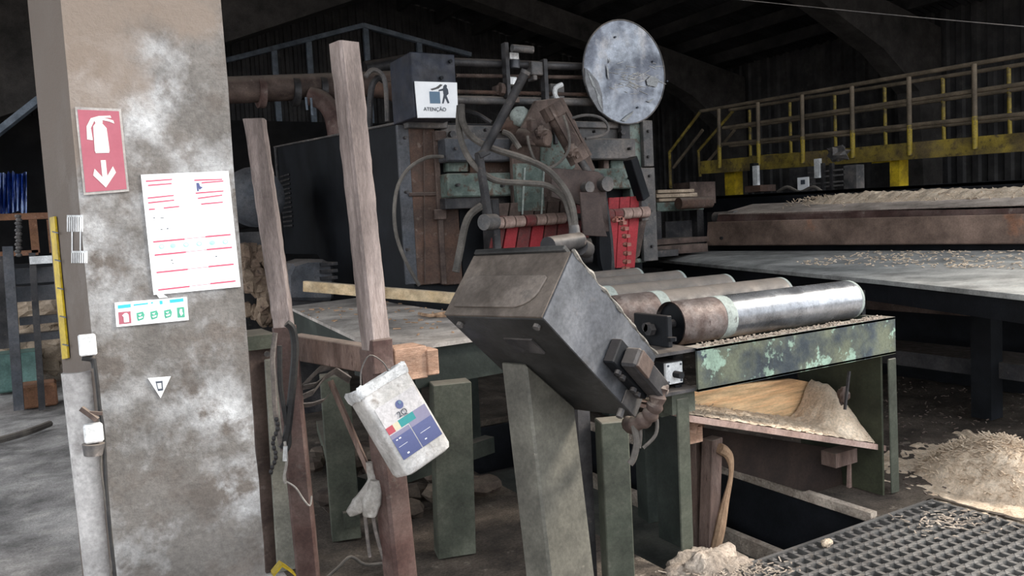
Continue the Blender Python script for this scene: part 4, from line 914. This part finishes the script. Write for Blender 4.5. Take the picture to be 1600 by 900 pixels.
# column
nrm = e2
def onplane(x, y): d = ray(x, y); return CAM+d*((Bp-CAM).dot(nrm)/d.dot(nrm))
K = onplane(821, 566)
Kb = P(860, 900, D=(K-CAM).dot(FW)*.985)
dn = (K-Kb).normalized()
g1 = V((e1.x, e1.y, 0)).normalized()*.115; g3 = V((e3.x, e3.y, 0)).normalized()*.235
def top(p): return p+dn*((Bp-p).dot(nrm)/dn.dot(nrm)-.002)
K0 = Kb-dn*(Kb.z/dn.z)
mb = MB(); base = [K0, K0+g3, K0+g3+g1, K0+g1]; mb.corners(base+[top(q_) for q_ in base]); mb.build('support_column', OPC, cs, bevel=.008)

# ------------------------------------------------------------------ roller conveyor
BY = 2.752
rc = thing('roller_conveyor', 'steel roller conveyor with chipped green channel beam, right of the console', 'conveyor', (3.3, 3.9, 0))
mb = MB(); xa, xb = 2.54, 3.995
mb.box((xa, BY, .80), (xb, BY+.012, 1.0)); mb.box((xa, BY, .99), (xb, BY+.09, 1.002)); mb.box((xa, BY, .798), (xb, BY+.09, .81)); mb.build('channel_beam', CHIP, rc, label='chipped green channel beam')
mb = MB(); mb.box((2.30, BY+.02, .985), (2.56, BY+.25, 1.0)); mb.build('end_ledge', DKS, rc)
mb = MB(); mb.box((2.30, BY+.02, .80), (2.56, BY+.25, .815)); mb.build('end_ledge', DKS, rc)
mb = MB(); mb.box((2.50, BY+.12, .81), (2.56, BY+.26, .985)); mb.build('end_channel', BLK, rc)
rolY = [3.0, 3.49, 3.96, 4.43, 4.90]; rolZ = [1.09, 1.095, 1.105, 1.12, 1.13]
for k, (ry, rz) in enumerate(zip(rolY, rolZ)):
    R0 = .11; x0, x1 = 2.60, 3.93
    mb = MB(); mb.cyl((x0+.35, ry, rz), (x1-.02, ry, rz), R0, n=40); rl = mb.build('roller', ROL if k in (0,) else GRY, rc, smooth=True)
    mb = MB(); mb.cyl((x0, ry, rz), (x0+.28, ry, rz), R0*.995, n=40, caps=False); mb.cyl((x0, ry, rz), (x0+.28, ry, rz), R0*.93, n=40, caps=False); mb.build('rusty_end', ROLR, rl, smooth=True)
    mb = MB(); mb.cyl((x0+.28, ry, rz), (x0+.35, ry, rz), R0*1.006, n=40); mb.build('weld_ring', ROLW, rl, smooth=True)
    mb = MB(); mb.cyl((x1-.02, ry, rz), (x1, ry, rz), R0*1.005, n=40); mb.build('weld_ring', ROLW, rl, smooth=True)
    mb = MB(); mb.cyl((x0+.02, ry, rz), (x0+.04, ry, rz), R0*.93, n=30); mb.build('end_disc', BLK, rl)
    mb = MB(); mb.cyl((x0-.16, ry, rz), (x1+.08, ry, rz), .022, n=12); mb.build('axle', DKS, rl)
    mb = MB(); mb.box((x1+.04, ry-.06, .95), (x1+.07, ry+.06, rz+.05)); mb.build('bearing_bracket', BLK, rc)
    mb = MB(); mb.box((x0-.13, ry-.13, 1.0), (x0-.10, ry+.12, 1.15)); mb.build('bearing_bracket', BLK, rc, bevel=.004)
    mb = MB(); mb.cyl((x0-.16, ry-.02, rz-.01), (x0-.13, ry-.02, rz-.01), .03, n=6); mb.build('axle_nut', DKS, rc)
mb = MB(); mb.box((3.955, BY+.09, .80), (3.995, 5.5, 1.0)); mb.build('side_rail', GRND, rc)
mb = MB(); mb.box((2.36, BY+.26, .80), (2.42, 5.4, 1.0)); mb.build('side_rail', DKS, rc)
mb = MB(); mb.prism([(2.34, 3.05, 1.005), (2.62, 3.15, 1.005), (2.60, 3.7, 1.005), (2.34, 3.9, 1.005)], (0,0,.01)); mb.build('cover_sheet', GRY, rc)
for (x, y) in ((1050, 533), (1058, 606)):
    p = P(x, y, Y=2.85); mb = MB(); mb.cyl(p, p+V((0,0,.018)), .022, n=6); mb.build('bolt', BLK, rc)
# legs
leg(1066, 622, 1075, 900, 2.80, .075, .012, GRN, 0, rc)
leg(1048, 640, 1058, 900, 2.98, .05, .20, GRND, 0, rc)
leg(955, 655, 966, 900, 2.62, .115, .10, GRN, -.35, rc)
leg(1018, 640, 1030, 900, 3.3, .16, .12, GRND, -.2, rc)
leg(1393, 560, 1399, 790, 2.78, .068, .012, GRN, 0, rc)
mb = MB(); mb.box((3.915, 2.79, 0), (3.93, 3.35, .8)); mb.build('leg_panel', mat('dark_olive_panel', (.028,.032,.018), (.04,.042,.025), sc=2, rough=.7), rc)
mb = MB(); mb.box((2.42, 2.80, .70), (2.56, 2.86, .80)); mb.beam(P(1030, 640, Y=2.9), P(1080, 628, Y=2.86), .03, .07); mb.build('leg_brace', GRN, rc)
mb = MB(); mb.box((2.6, 5.3, 0), (2.7, 5.4, .9)); mb.build('leg', GRND, rc)
mb = MB(); mb.box((3.9, 5.3, 0), (4.0, 5.4, .9)); mb.build('leg', GRND, rc)
mb = MB(); mb.box((2.42, 5.3, .8), (3.96, 5.36, 1.0)); mb.build('cross_rail', GRND, rc)
# sawdust on the beam top
random.seed(11); mb = MB()
for k in range(260):
    x = random.uniform(2.6, 3.95); y = BY+random.uniform(.005,.085); a_ = random.uniform(0, 6.3); l_ = random.uniform(.006,.02)
    mb.beam((x, y, 1.005), (x+l_*cos(a_), y+l_*sin(a_)*.5, 1.009), .006, .005)
tag(mb.build('sawdust_crumbs', SAWG), 'sawdust crumbs along the top of the channel beam', 'sawdust', None, 'stuff')
vb = thing('solenoid_valve', 'black valve block with a white face plate at the channel end', 'valve', P(1060, 598, Y=2.78))
mb = MB(); a_, b_ = P(1030, 557, Y=2.80), P(1060, 597, Y=2.80)
mb.box((2.40, 2.83, .835), (2.52, 3.0, .945)); mb.build('valve_body', BLK, vb, bevel=.004)
mb = MB(); mb.box((2.405, 2.815, .84), (2.505, 2.832, .94)); fpn = mb.build('face_plate', WHT, vb, bevel=.002)
mb = MB(); mb.cyl((2.458, 2.815, .885), (2.458, 2.77, .885), .017, n=12); mb.build('knob', BLK, fpn)
for dx in (.012, .088):
    for dz in (.012, .088): mb = MB(); mb.cyl((2.405+dx, 2.815, .84+dz), (2.405+dx, 2.811, .84+dz), .005, n=8); mb.build('screw', DKGR, fpn)

# ------------------------------------------------------------------ wooden chip tray under the beam
ty = thing('chip_tray', 'wooden chip tray filled with sawdust under the green channel beam', 'tray', P(1300, 720, Y=3.3))
fl0, fl1 = P(1078, 652, Y=2.83), P(1381, 700, Y=2.83)
bk0, bk1 = P(1078, 618, Y=3.55), P(1318, 640, Y=3.30)
mb = MB(); fr_ = [P(1070, 648, Y=2.83), P(1381, 696, Y=2.83)]
q0, q1 = fr_; dd = V((0, .62, .0))
mb.prism([q0, q1, q1+dd, q0+dd], (0,0,-.02)); mb.build('tray_floor', PINK, ty)
mb = MB(); mb.obox(q0+V((0,-.015,-.03)), q1-q0, (0,.02,0), (0,0,.032)); mb.build('front_edge', PINK, ty)
yb_ = 3.25
mb = MB(); mb.prism([P(1060, 660, Y=yb_), P(1060, 612, Y=yb_), P(1238, 592, Y=yb_), P(1320, 607, Y=yb_), P(1318, 668, Y=yb_), P(1180, 665, Y=yb_)], (0,.025,0)); mb.build('pine_board', PLY, ty, label='orange pine board')
mb = MB(); mb.beam(P(1327, 580, Y=2.83), P(1320, 640, Y=2.83), .012, .012); mb.build('hanger_rod', DKS, ty)
mb = MB(); mb.lump(P(1318, 618, Y=2.9), (.03,.03,.05), amp=.5); mb.build('wire_knot', BRN, ty)
mb = MB(); mb.rect(1306, 702, 1360, 724, 2.95, .10); mb.build('support_block', WOODD, ty); 
mb = MB(); mb.rect(1344, 704, 1360, 724, 2.94, .11); mb.build('support_block', PINK, ty)
mb = MB(); mb.beam(P(1328, 722, Y=3.0), P(1326, 786, Y=3.0), .022, .02); mb.build('thin_batten', PINK, ty)
mb = MB(); mb.prism([P(1095, 668, Y=3.05), P(1310, 702, Y=3.05), P(1322, 786, Y=3.05), P(1145, 735, Y=3.05), P(1100, 715, Y=3.05)], (0,.02,0)); mb.build('skirt_board', mat('dark_brown_board', (.018,.011,.009), (.026,.016,.012), sc=3, rough=.9), ty)
mb = MB(); mb.beam(P(1080, 668, Y=2.9), P(1095, 668, Y=3.2), .04, .06); mb.build('support_block', WOODE, ty)
# sawdust in the tray: heightfield rising to the right
mb = MB(); vs = []; fs = []; nx_, ny_ = 70, 30
for j in range(ny_+1):
    for i in range(nx_+1):
        u, v = i/nx_, j/ny_; p = q0.lerp(q1, u)+V((0, .40*v, 0))
        h = .012+.045*v*(.4+.6*u)
        uc = .86+.07*v; h += (.25*math.exp(-((u-uc)/.075)**2) if u < uc else .25*max(0, 1-((u-uc)/(1.0-uc+.02))**2))*(math.sin(min(1, v*1.4)*pi/2)**1.2)
        h += .012*noise.fractal(p*22, 1, 2, 4)
        if j == 0: h = .003+.006*random.random()
        if i == nx_: h = 0
        vs.append(p+V((0, 0, max(h, .001))))
for j in range(ny_):
    for i in range(nx_): a_ = j*(nx_+1)+i; fs.append((a_, a_+1, a_+nx_+2, a_+nx_+1))
mb.add(vs, fs); stuff(mb.build('sawdust_heap', SAW, ty, smooth=True))
random.seed(21); mb = MB()
for k in range(700):
    u, v = random.random()**.8, random.random(); p = q0.lerp(q1, u)+V((0, .38*v, .012+.03*v+.2*math.exp(-((u-.92)/.06)**2)*v*(1 if u < .95 else .3)))
    a_ = random.uniform(0, 6.3); l_ = random.uniform(.01,.035); mb.beam(p, p+V((l_*cos(a_), l_*sin(a_), random.uniform(-.005,.01))), .005, .002)
stuff(mb.build('wood_shavings', SAW, ty))
# wood post with peeling bark beside tray
wp = thing('wooden_post', 'reddish wooden post with sawdust on top standing under the chip tray', 'post', P(1110, 865, Y=2.85))
leg(1113, 684, 1107, 866, 3.0, .085, .07, WOODD, .15, wp, 'post_body', zc=-.42)
mb = MB(); mb.rect(1078, 668, 1098, 692, 2.95, .08); mb.build('packing_block', WOODE, wp)
leg(1086, 690, 1090, 860, 3.1, .06, .06, WOODD, .1, wp, 'rear_post', zc=-.42)
mb = MB(); mb.tube([P(x, y, Y=2.95) for x, y in ((1124,700),(1136,708),(1142,725),(1141,750),(1132,790),(1124,830),(1115,866))], lambda t: .020+.008*sin(t*8+1), 8); tag(mb.build('bark_strip', BARK, smooth=True), 'long strip of peeled bark curling down beside the wooden post', 'bark')
# pit rails
mb = MB(); A_, B_ = P(1142, 735, Z=0), P(1358, 802, Z=0)
mb.beam(V((PX1-.02, 2.62, .0)), V((PX1-.02, 5.8, .0)), .05, .05); cu_ = tag(mb.build('pit_curb', SAWG), 'sawdust-covered curb rail along the pit behind the grating', 'curb')
mb = MB(); mb.box((2.70, 2.3, -.42), (3.35, 5.6, -.36)); pb_ = thing('pit_belt', 'grey conveyor belt lying in the pit behind the grating', 'belt', (3.0, 4, -.45)); mb.build('belt', mat('dark_belt', (.055,.058,.052), (.08,.08,.07), sc=3, rough=.8), pb_)
mb = MB(); mb.beam((3.38, 2.3, -.33), (3.38, 5.6, -.33), .05, .12); mb.build('belt_edge', SAWG, pb_)
hp = MB(); hp.lump(P(1112, 893, Z=-.02)+V((.02,.02,-.05)), (.24,.16,.13), 60, 30, amp=.35, sc=2.5, fr=.09); tag(hp.build('sawdust_clump', SAWG, smooth=True), 'fluffy clump of pale sawdust at the foot of the wooden post', 'sawdust', None, 'stuff')
# ------------------------------------------------------------------ grating
gr = thing('steel_grating', 'dark diamond-studded steel floor grating at bottom right', 'grating', (3.1, 1.9, 0))
gx0, gx1, gy0, gy1 = 2.25, 4.07, 1.55, 2.60; pit = .068
nxg = int((gx1-gx0)/pit); nyg = int((gy1-gy0)/pit)
mb = MB(); mb.box((gx0, -.009, -.045), (gx1, .009, 0)); bar0 = mb.build('bearing_bar', GRATE, gr)
bar0.location = V(((gx0+gx1)/2, gy0, -.045))-LOC[gr.name]
def cp(o_, loc):
    c = o_.copy(); COL.objects.link(c); c.parent = gr; c.location = V(loc)-LOC[gr.name]; return c
for j in range(1, nyg+1): cp(bar0, ((gx0+gx1)/2, gy1 if j == nyg else gy0+j*pit, -.045))
mb = MB(); mb.box((-.010, gy0, -.050), (.010, gy1, -.006)); cb0 = mb.build('cross_bar', GRATE, gr)
cb0.location = V((gx0, (gy0+gy1)/2, -.050))-LOC[gr.name]
for i in range(1, nxg+1): cp(cb0, (gx1 if i == nxg else gx0+i*pit, (gy0+gy1)/2, -.050))
mb = MB()
for j in range(nyg+1):
    for i in range(nxg+1):
        x, y = gx0+i*pit, gy0+j*pit
        mb.add([(x-.016,y-.016,-.002),(x+.016,y-.016,-.002),(x+.016,y+.016,-.002),(x-.016,y+.016,-.002),(x-.004,y-.004,.003),(x+.004,y+.004,.003)], [(0,1,5,4),(1,2,5),(2,3,4,5),(3,0,4),(3,2,1,0)])
stuff(mb.build('grip_studs', GRATE, gr))
# pile of shavings behind the grating
pc_ = P(1540, 800, Z=0)+V((.05,.25,0))
mb = MB(); vs = []; fs = []; n_ = 60
cx_, cy_ = 4.66, 2.56
for j in range(n_+1):
    for i in range(n_+1):
        x, y = cx_-.6+1.5*i/n_, cy_-.75+1.5*j/n_
        r_ = math.hypot((x-cx_)/.34, (y-cy_)/.42); h = .24*max(0, 1-r_**2*.8)*(1+.25*noise.noise(V((x*5, y*5, 0)))) if r_ < 1.15 else 0
        h += .018*noise.fractal(V((x*16, y*16, 0)), 1, 2, 4)
        vs.append((x, y, h-.012))
for j in range(n_):
    for i in range(n_): a_ = j*(n_+1)+i; fs.append((a_, a_+1, a_+n_+2, a_+n_+1))
mb.add(vs, fs); pl_ = thing('sawdust_pile', 'sunlit pile of pale sawdust and shavings behind the grating', 'sawdust', (cx_, cy_, 0)); stuff(mb.build('heap', SAW, pl_, smooth=True))
random.seed(31); mb = MB()
for k in range(1600):
    a_ = random.uniform(0, 6.3); r_ = random.random()**.6; x, y = cx_+.36*r_*cos(a_), cy_+.45*r_*sin(a_)
    z = .24*max(0, 1-r_*r_*.8*1.2)+random.uniform(0,.015)-.005; b_ = random.uniform(0, 6.3); l_ = random.uniform(.015,.05)
    mb.beam((x, y, z), (x+l_*cos(b_), y+l_*sin(b_), z+random.uniform(-.012,.02)), .007, .002)
stuff(mb.build('shavings', SAW, pl_))
mb = MB()
for k in range(900):
    x, y = random.uniform(4.1, 7.2), random.uniform(2.2, 6.5); b_ = random.uniform(0, 6.3); l_ = random.uniform(.01,.03)
    mb.beam((x, y, .0), (x+l_*cos(b_), y+l_*sin(b_), random.uniform(0,.01)), .008, .006)
tag(mb.build('floor_litter', BRN), 'bark crumbs and chips littering the dark dirt floor', 'litter', None, 'stuff')
mb = MB()
for k in range(160):
    x = random.gauss(1150, 45); y = random.gauss(893, 8)
    p = P(x, y, Z=.012); b_ = random.uniform(0, 6.3); l_ = random.uniform(.01,.04); mb.beam(p, p+V((l_*cos(b_), l_*sin(b_), random.uniform(0,.01))), .006, .003)
for k in range(120):
    p = P(random.gauss(1480, 40), random.gauss(815, 9), Z=.008); b_ = random.uniform(0, 6.3); l_ = random.uniform(.01,.04)
    mb.beam(p, p+V((l_*cos(b_), l_*sin(b_), .003)), .006, .003)
tag(mb.build('grating_litter', SAWG), 'shavings and bark bits strewn on the grating', 'litter', None, 'stuff')
mb = MB(); mb.lump(P(1292, 848, Z=.02), (.035,.02,.02), amp=.4); tag(mb.build('wood_chip', SAW), 'single pale wood chip lying on the grating', 'chip')

# ------------------------------------------------------------------ transfer slab and log deck on the right
sd = thing('transfer_table', 'grey sheet-topped transfer table heaped with sawdust behind the rollers', 'table', (6.2, 5, 0))
f0, f1, f2 = P(1030, 406, Z=1.12), P(1380, 438, Z=1.12), P(1640, 465, Z=1.12)
b0, b1 = P(1108, 396, X=7.0), P(1640, 409, X=7.0)
ztop = 1.19
mb = MB(); mb.prism([f0, f1, f2, V((7.0, f2.y, ztop)), V((7.0, f0.y+.8, ztop))], (0,0,-.03)); mb.build('sheet_top', SLAB, sd)
mb = MB(); mb.prism([f0+V((.05,0,-.03)), f1+V((.05,0,-.03)), f2+V((.05,0,-.03)), f2+V((.05,0,-.16)), f1+V((.05,0,-.16)), f0+V((.05,0,-.16))], (.05,0.02,0)); mb.build('edge_beam', BLK, sd)
for y in (3.3, 5.2, 7.4):
    mb = MB(); mb.box((5.9, y, 0), (6.05, y+.15, 1.02)); mb.build('leg', BLK, sd)
mb = MB(); mb.box((6.2, 2.0, .72), (6.3, 8.6, .80)); mb.build('lower_rail', BRN, sd)
mb = MB(); mb.box((6.6, 2.0, .80), (6.7, 8.6, 1.0)); mb.build('lower_rail', DKS, sd)
mb = MB(); mb.box((6.9, 2.0, 0), (7.0, 9.2, 1.1)); mb.build('back_panel', BLK, sd)
mb = MB(); mb.box((6.0, 2.6, .3), (6.5, 4.6, .42)); mb.build('lower_shelf', DKS, sd)
def deck(name, x, ylist, m_, d_, label=None):
    (xa_, ya_), (xb_, yb2_) = ylist[0], ylist[1]
    a0 = P(xa_, ya_, X=x); a1 = P(xb_, yb2_, X=x); (xc_, yc_), (xd_, yd_) = ylist[2], ylist[3]
    a2 = P(xc_, yc_, X=x); a3 = P(xd_, yd_, X=x)
    mb = MB(); mb.prism([a0, a1, a3, a2], (d_, 0, 0)); return mb.build(name, m_, sd, bevel=.01, label=label)
deck('bottom_strip', 7.0, [(1112,393),(1640,404),(1112,402),(1640,412)], BRN, .06)
deck('gap_board', 7.12, [(1108,383),(1640,378),(1108,398),(1640,408)], BLK, .05)
deck('guide_plank', 6.98, [(1105,347),(1640,333),(1103,384),(1640,381)], mat('rusty_brown_guide', (.17,.115,.09), (.24,.165,.13), (.32,.16,.10), sc=1.5, sc2=2, rough=.7), .08, 'wide rusty brown guide plank')
deck('upper_beam', 7.12, [(1122,334),(1640,318),(1118,348),(1640,334)], RBR, .25)
mb = MB(); p0_, p1_ = P(1122, 334, X=7.12), P(1640, 318, X=7.12)
mb.prism([p0_, p1_, p1_+V((.6,0,.10)), p0_+V((.6,0,.10))], (0,0,-.03)); mb.build('upper_sheet', mat('pinkish_dust_sheet', (.40,.33,.28), (.46,.38,.33), (.2,.16,.14), sc=2, rough=.85), sd)
mb = MB(); mb.cyl(P(1118, 340, X=7.2), P(1150, 338, X=7.2), .07, n=14); mb.build('end_roller', GRY, sd, smooth=True)
p_ = P(1128, 372, X=6.96); mb = MB(); mb.cyl(p_, p_-V((.02,0,0)), .02, n=8); mb.build('bolt', DKS, sd)
# sawdust ridge on top
mb = MB(); vs = []; fs = []; n_ = 150; m_n = 10; r0_, r1_ = p0_+V((.38,-.7,.04)), p1_+V((.30,0,.04))
for i in range(n_+1):
    for j in range(m_n+1):
        u, v = i/n_, j/m_n; p = r0_.lerp(r1_, u)+V((.75*v, 0, .10*v))
        env = min(1, u*6)*(1-.55*max(0, u-.45)/.55)
        h = env*(.075+.035*noise.noise(V((u*30, v*3, 0)))+.03*noise.fractal(V((u*120, v*9, 0)), 1, 2, 3))*sin(pi*min(1, v*1.25))**.8 if v < .8 else 0
        vs.append(p+V((0,0,h)))
for i in range(n_):
    for j in range(m_n): a_ = i*(m_n+1)+j; fs.append((a_, a_+1, a_+m_n+2, a_+m_n+1))
mb.add(vs, fs); stuff(mb.build('sawdust_ridge', SAW, sd, smooth=True))
random.seed(41); mb = MB()
for k in range(700):
    u = random.random(); v = random.gauss(.35, .2); p = r0_.lerp(r1_, u)+V((.75*v, 0, .10*v+.05*(1-.5*u)*max(0, 1-abs(v-.4)*2))); b_ = random.uniform(0, 6.3); l_ = random.uniform(.02,.07)
    mb.beam(p, p+V((l_*cos(b_), l_*sin(b_), random.uniform(-.01,.04))), .008, .004)
for k in range(500):
    x, y = random.uniform(5.6, 6.9), random.uniform(2.2, 5.0); b_ = random.uniform(0, 6.3); l_ = random.uniform(.01,.05)
    zz = 1.12+(x-4.9)/2.1*.07
    mb.beam((x, y, zz+.006), (x+l_*cos(b_), y+l_*sin(b_), zz+.012), .010, .005)
stuff(mb.build('wood_shavings', SAW, sd))
# long dark conveyor side behind it
cv = thing('long_conveyor', 'long black steel conveyor frame behind the sawdust ridge', 'conveyor', (8.0, 6, 0))
mb = MB(); a0, a1 = P(1085, 308, X=8.0), P(1640, 278, X=8.0)
mb.prism([a0, a1, V((8.0, a1.y, a1.z-.22)), V((8.0, a0.y, a0.z-.22))], (.12,0,0)); mb.build('side_beam', BLK, cv)
mb = MB(); ac_, ad_ = P(1085, 309, X=8.0), P(1640, 279, X=8.0); mb.prism([ac_, ad_, ad_+V((.85,0,0)), ac_+V((.85,0,0))], (0,0,-.03)); mb.build('top_sheet', BLK, cv)
mb = MB(); mb.box((8.75, ad_.y, 0), (8.85, ac_.y, min(ac_.z, ad_.z)-.03)); mb.build('rear_panel', BLK, cv)
for y in (3.5, 6, 8.5): mb = MB(); mb.box((8.0, y, 0), (8.12, y+.12, 1.7)); mb.build('leg', BLK, cv)
# small distant machine with second sign
dm = thing('distant_gantry', 'small far gantry with a white ATENÇÃO-type notice beyond the sawdust', 'machine', P(1290, 300, X=8.6))
def dr(name, x0, y0, x1, y1, m_, X=8.5, t=.15):
    a_, b_ = P(x0, (y0+y1)/2, X=X), P(x1, (y0+y1)/2, X=X); c_, d_ = P((x0+x1)/2, y1, X=X), P((x0+x1)/2, y0, X=X)
    mb = MB(); mb.box((X, b_.y, c_.z), (X+t, a_.y, d_.z)); return mb.build(name, m_, dm)
dr('cabinet', 1234, 262, 1262, 300, DKS); dr('cabinet', 1318, 258, 1338, 296, GRY)
dr('notice', 1246, 277, 1263, 297, PAPER, 8.47, .02); dr('notice_symbol', 1251, 281, 1257, 288, DKGR, 8.455, .01)
for y in (266, 274, 284, 290): dr('guide_rod', 1262, y, 1320, y+2.5, GRY, 8.5, .03)
for x in (1282, 1296): dr('upright', x, 255, x+4, 298, DKS, 8.48, .05)
dr('white_upright', 1272, 248, 1280, 278, WHT, 8.45, .05); dr('white_upright', 1176, 259, 1183, 290, WHT, 8.45, .05)
dr('post', 1172, 255, 1178, 298, BLK, 8.5, .1); dr('base_block', 1164, 290, 1188, 300, RUST, 8.4, .3)
mb = MB(); mb.lump(P(1308, 240, X=8.4), (.08,.14,.09), amp=.9, sc=4); tag(mb.build('rag_bundle', GRY), 'grey tangle hung on the walkway beam above the far gantry', 'rags')
mb = MB(); mb.tube([P(x, y, X=8.3) for x, y in ((1215,300),(1230,292),(1250,300),(1270,292),(1285,300))], .02); tag(mb.build('slack_hose', HOSE), 'slack hose lying beside the far gantry', 'hose')
# stacked boards and small table between machine and slab
lm = thing('lumber_stack', 'stack of pale sawn boards right of the machine post', 'lumber', P(1060, 330, Y=7.6))
for k, (x0,y0,x1,y1) in enumerate(((1028,296,1085,301),(1026,302,1090,308),(1030,309,1088,314),(1027,315,1100,329))):
    mb = MB(); mb.rect(x0, y0, x1, y1, 7.4+.03*k, .5); mb.build('board', LOGM if k < 3 else GRNL, lm, bevel=.004)
mb = MB(); mb.rect(1078, 284, 1118, 318, 7.6, .3); mb.build('steel_case', BRN, lm)
mb = MB(); mb.cyl(P(1060, 318, Y=7.3), P(1110, 316, Y=7.3), .07, n=12); mb.build('round_bar', RUST, lm, smooth=True)
mb = MB(); mb.rect(1026, 330, 1034, 400, 7.4, .1); mb.build('stand', DKS, lm)
mb = MB(); mb.rect(1090, 325, 1100, 400, 7.6, .1); mb.build('stand', DKS, lm)
mb = MB(); mb.rect(1040,345,1095,372,7.7,.2); mb.build('crate', DKS, lm)
mb = MB(); mb.rect(1026, 372, 1108, 380, 7.2, .6); mb.build('ledge', BRN, lm)
mb = MB(); mb.rect(1026, 383, 1106, 396, 7.0, .6); mb.build('ledge', BRN, lm)
p_ = P(1050, 400, Y=6.4)
mb = MB(); mb.rect(992, 392, 1060, 402, 6.3, .8); ls = tag(mb.build('low_shelf_beam', DKS), 'low dark steel beam at the foot of the green side post', 'beam')

# ------------------------------------------------------------------ elevated walkway
WX, WX2 = 9.1, 10.15
YELM = mat('worn_yellow_paint', (.40,.29,.03), (.16,.12,.04), (.08,.06,.04), sc=5, sc2=7, thr2=(.5,.6), rough=.6)
wk = thing('elevated_walkway', 'elevated walkway with yellow beam and tube railings at upper right', 'walkway', (9.6, 7, 0))
def wl(name, pts, X, w_, h_, m_):
    mb = MB()
    for (x0,y0),(x1,y1) in zip(pts, pts[1:]): mb.beam(P(x0,y0,X=X), P(x1,y1,X=X), w_, h_)
    return mb.build(name, m_, wk)
wl('edge_beam', [(1096,262),(1660,217)], WX, .06, .20, YELD)
wl('edge_beam', [(1172,252),(1640,222)], WX2, .06, .18, YELD)
pa_, pb_2 = P(1096, 258, X=WX), P(1660, 212, X=WX)
mb = MB(); mb.prism([pa_, pb_2, pb_2+V((WX2-WX,0,0)), pa_+V((WX2-WX,0,0))], (0,0,-.02)); mb.build('deck_plate', DKS, wk)
def raillines(X, top0, top1, m0, m1, l0, l1):
    for (q0_, q1_) in ((top0, top1), (m0, m1), (l0, l1)):
        mb = MB(); mb.cyl(P(*q0_, X=X), P(*q1_, X=X), .026, n=8); mb.build('rail', RAIL, wk, smooth=True)
raillines(WX, (1094,174), (1660,76), (1130,200), (1660,122), (1124,226), (1660,172))
raillines(WX2, (1140,172), (1660,91), (1142,201), (1660,130), (1140,228), (1660,178))
for x, y0, y1 in ((1123,170,262),(1184,160,258),(1253,148,254),(1331,135,246),(1420,120,242),(1522,100,232),(1632,80,225)):
    mb = MB(); mb.cyl(P(x, y0, X=WX-.05), P(x+1.5, y1, X=WX-.05), .028, n=10); ps = mb.build('post', RAIL, wk, smooth=True)
    mb = MB(); mb.cyl(P(x+1, y0+(y1-y0)*.62, X=WX-.052), P(x+1.5, y1+1, X=WX-.052), .030, n=10); mb.build('yellow_foot', YELM, ps, smooth=True)
for x, y0, y1 in ((1171,172,256),(1234,160,242),(1304,148,238),(1382,136,232),(1473,122,226),(1576,103,216)):
    mb = MB(); mb.cyl(P(x, y0, X=WX2), P(x+2, y1, X=WX2), .024, n=10); mb.build('post', YELM, wk, smooth=True)
for pts in ([(1094,175),(1046,238),(1048,294)], [(1098,203),(1052,262)], [(1145,174),(1091,236),(1094,276)], [(1148,203),(1098,262)]):
    mb = MB(); mb.tube([P(x, y, X=WX if pts[0][0] < 1140 else WX2) for x, y in pts], .026, 8, smooth=0); mb.build('stair_rail', YELD if pts[0] in ((1094,175),(1145,174)) else RAIL, wk, smooth=True)
for x, y0, y1, X_ in ((1139,268,302,WX+.2),(1397,250,291,WX+.1)):
    a_, b_ = P(x-7, y0, X=X_), P(x+8, y0, X=X_); z1_ = min(a_.z, 2.15)
    mb = MB(); mb.box((X_, b_.y, 0), (X_+.18, a_.y, a_.z)); mb.build('support_column', YEL, wk, label='bright yellow support column')
for x, y in ((1375,248),(1442,240)):
    p = P(x, y, X=WX+.05); mb = MB(); mb.box((p.x, p.y-.12, p.z-.05), (p.x+.1, p.y+.12, p.z+.03)); mb.build('bracket', YEL, wk)
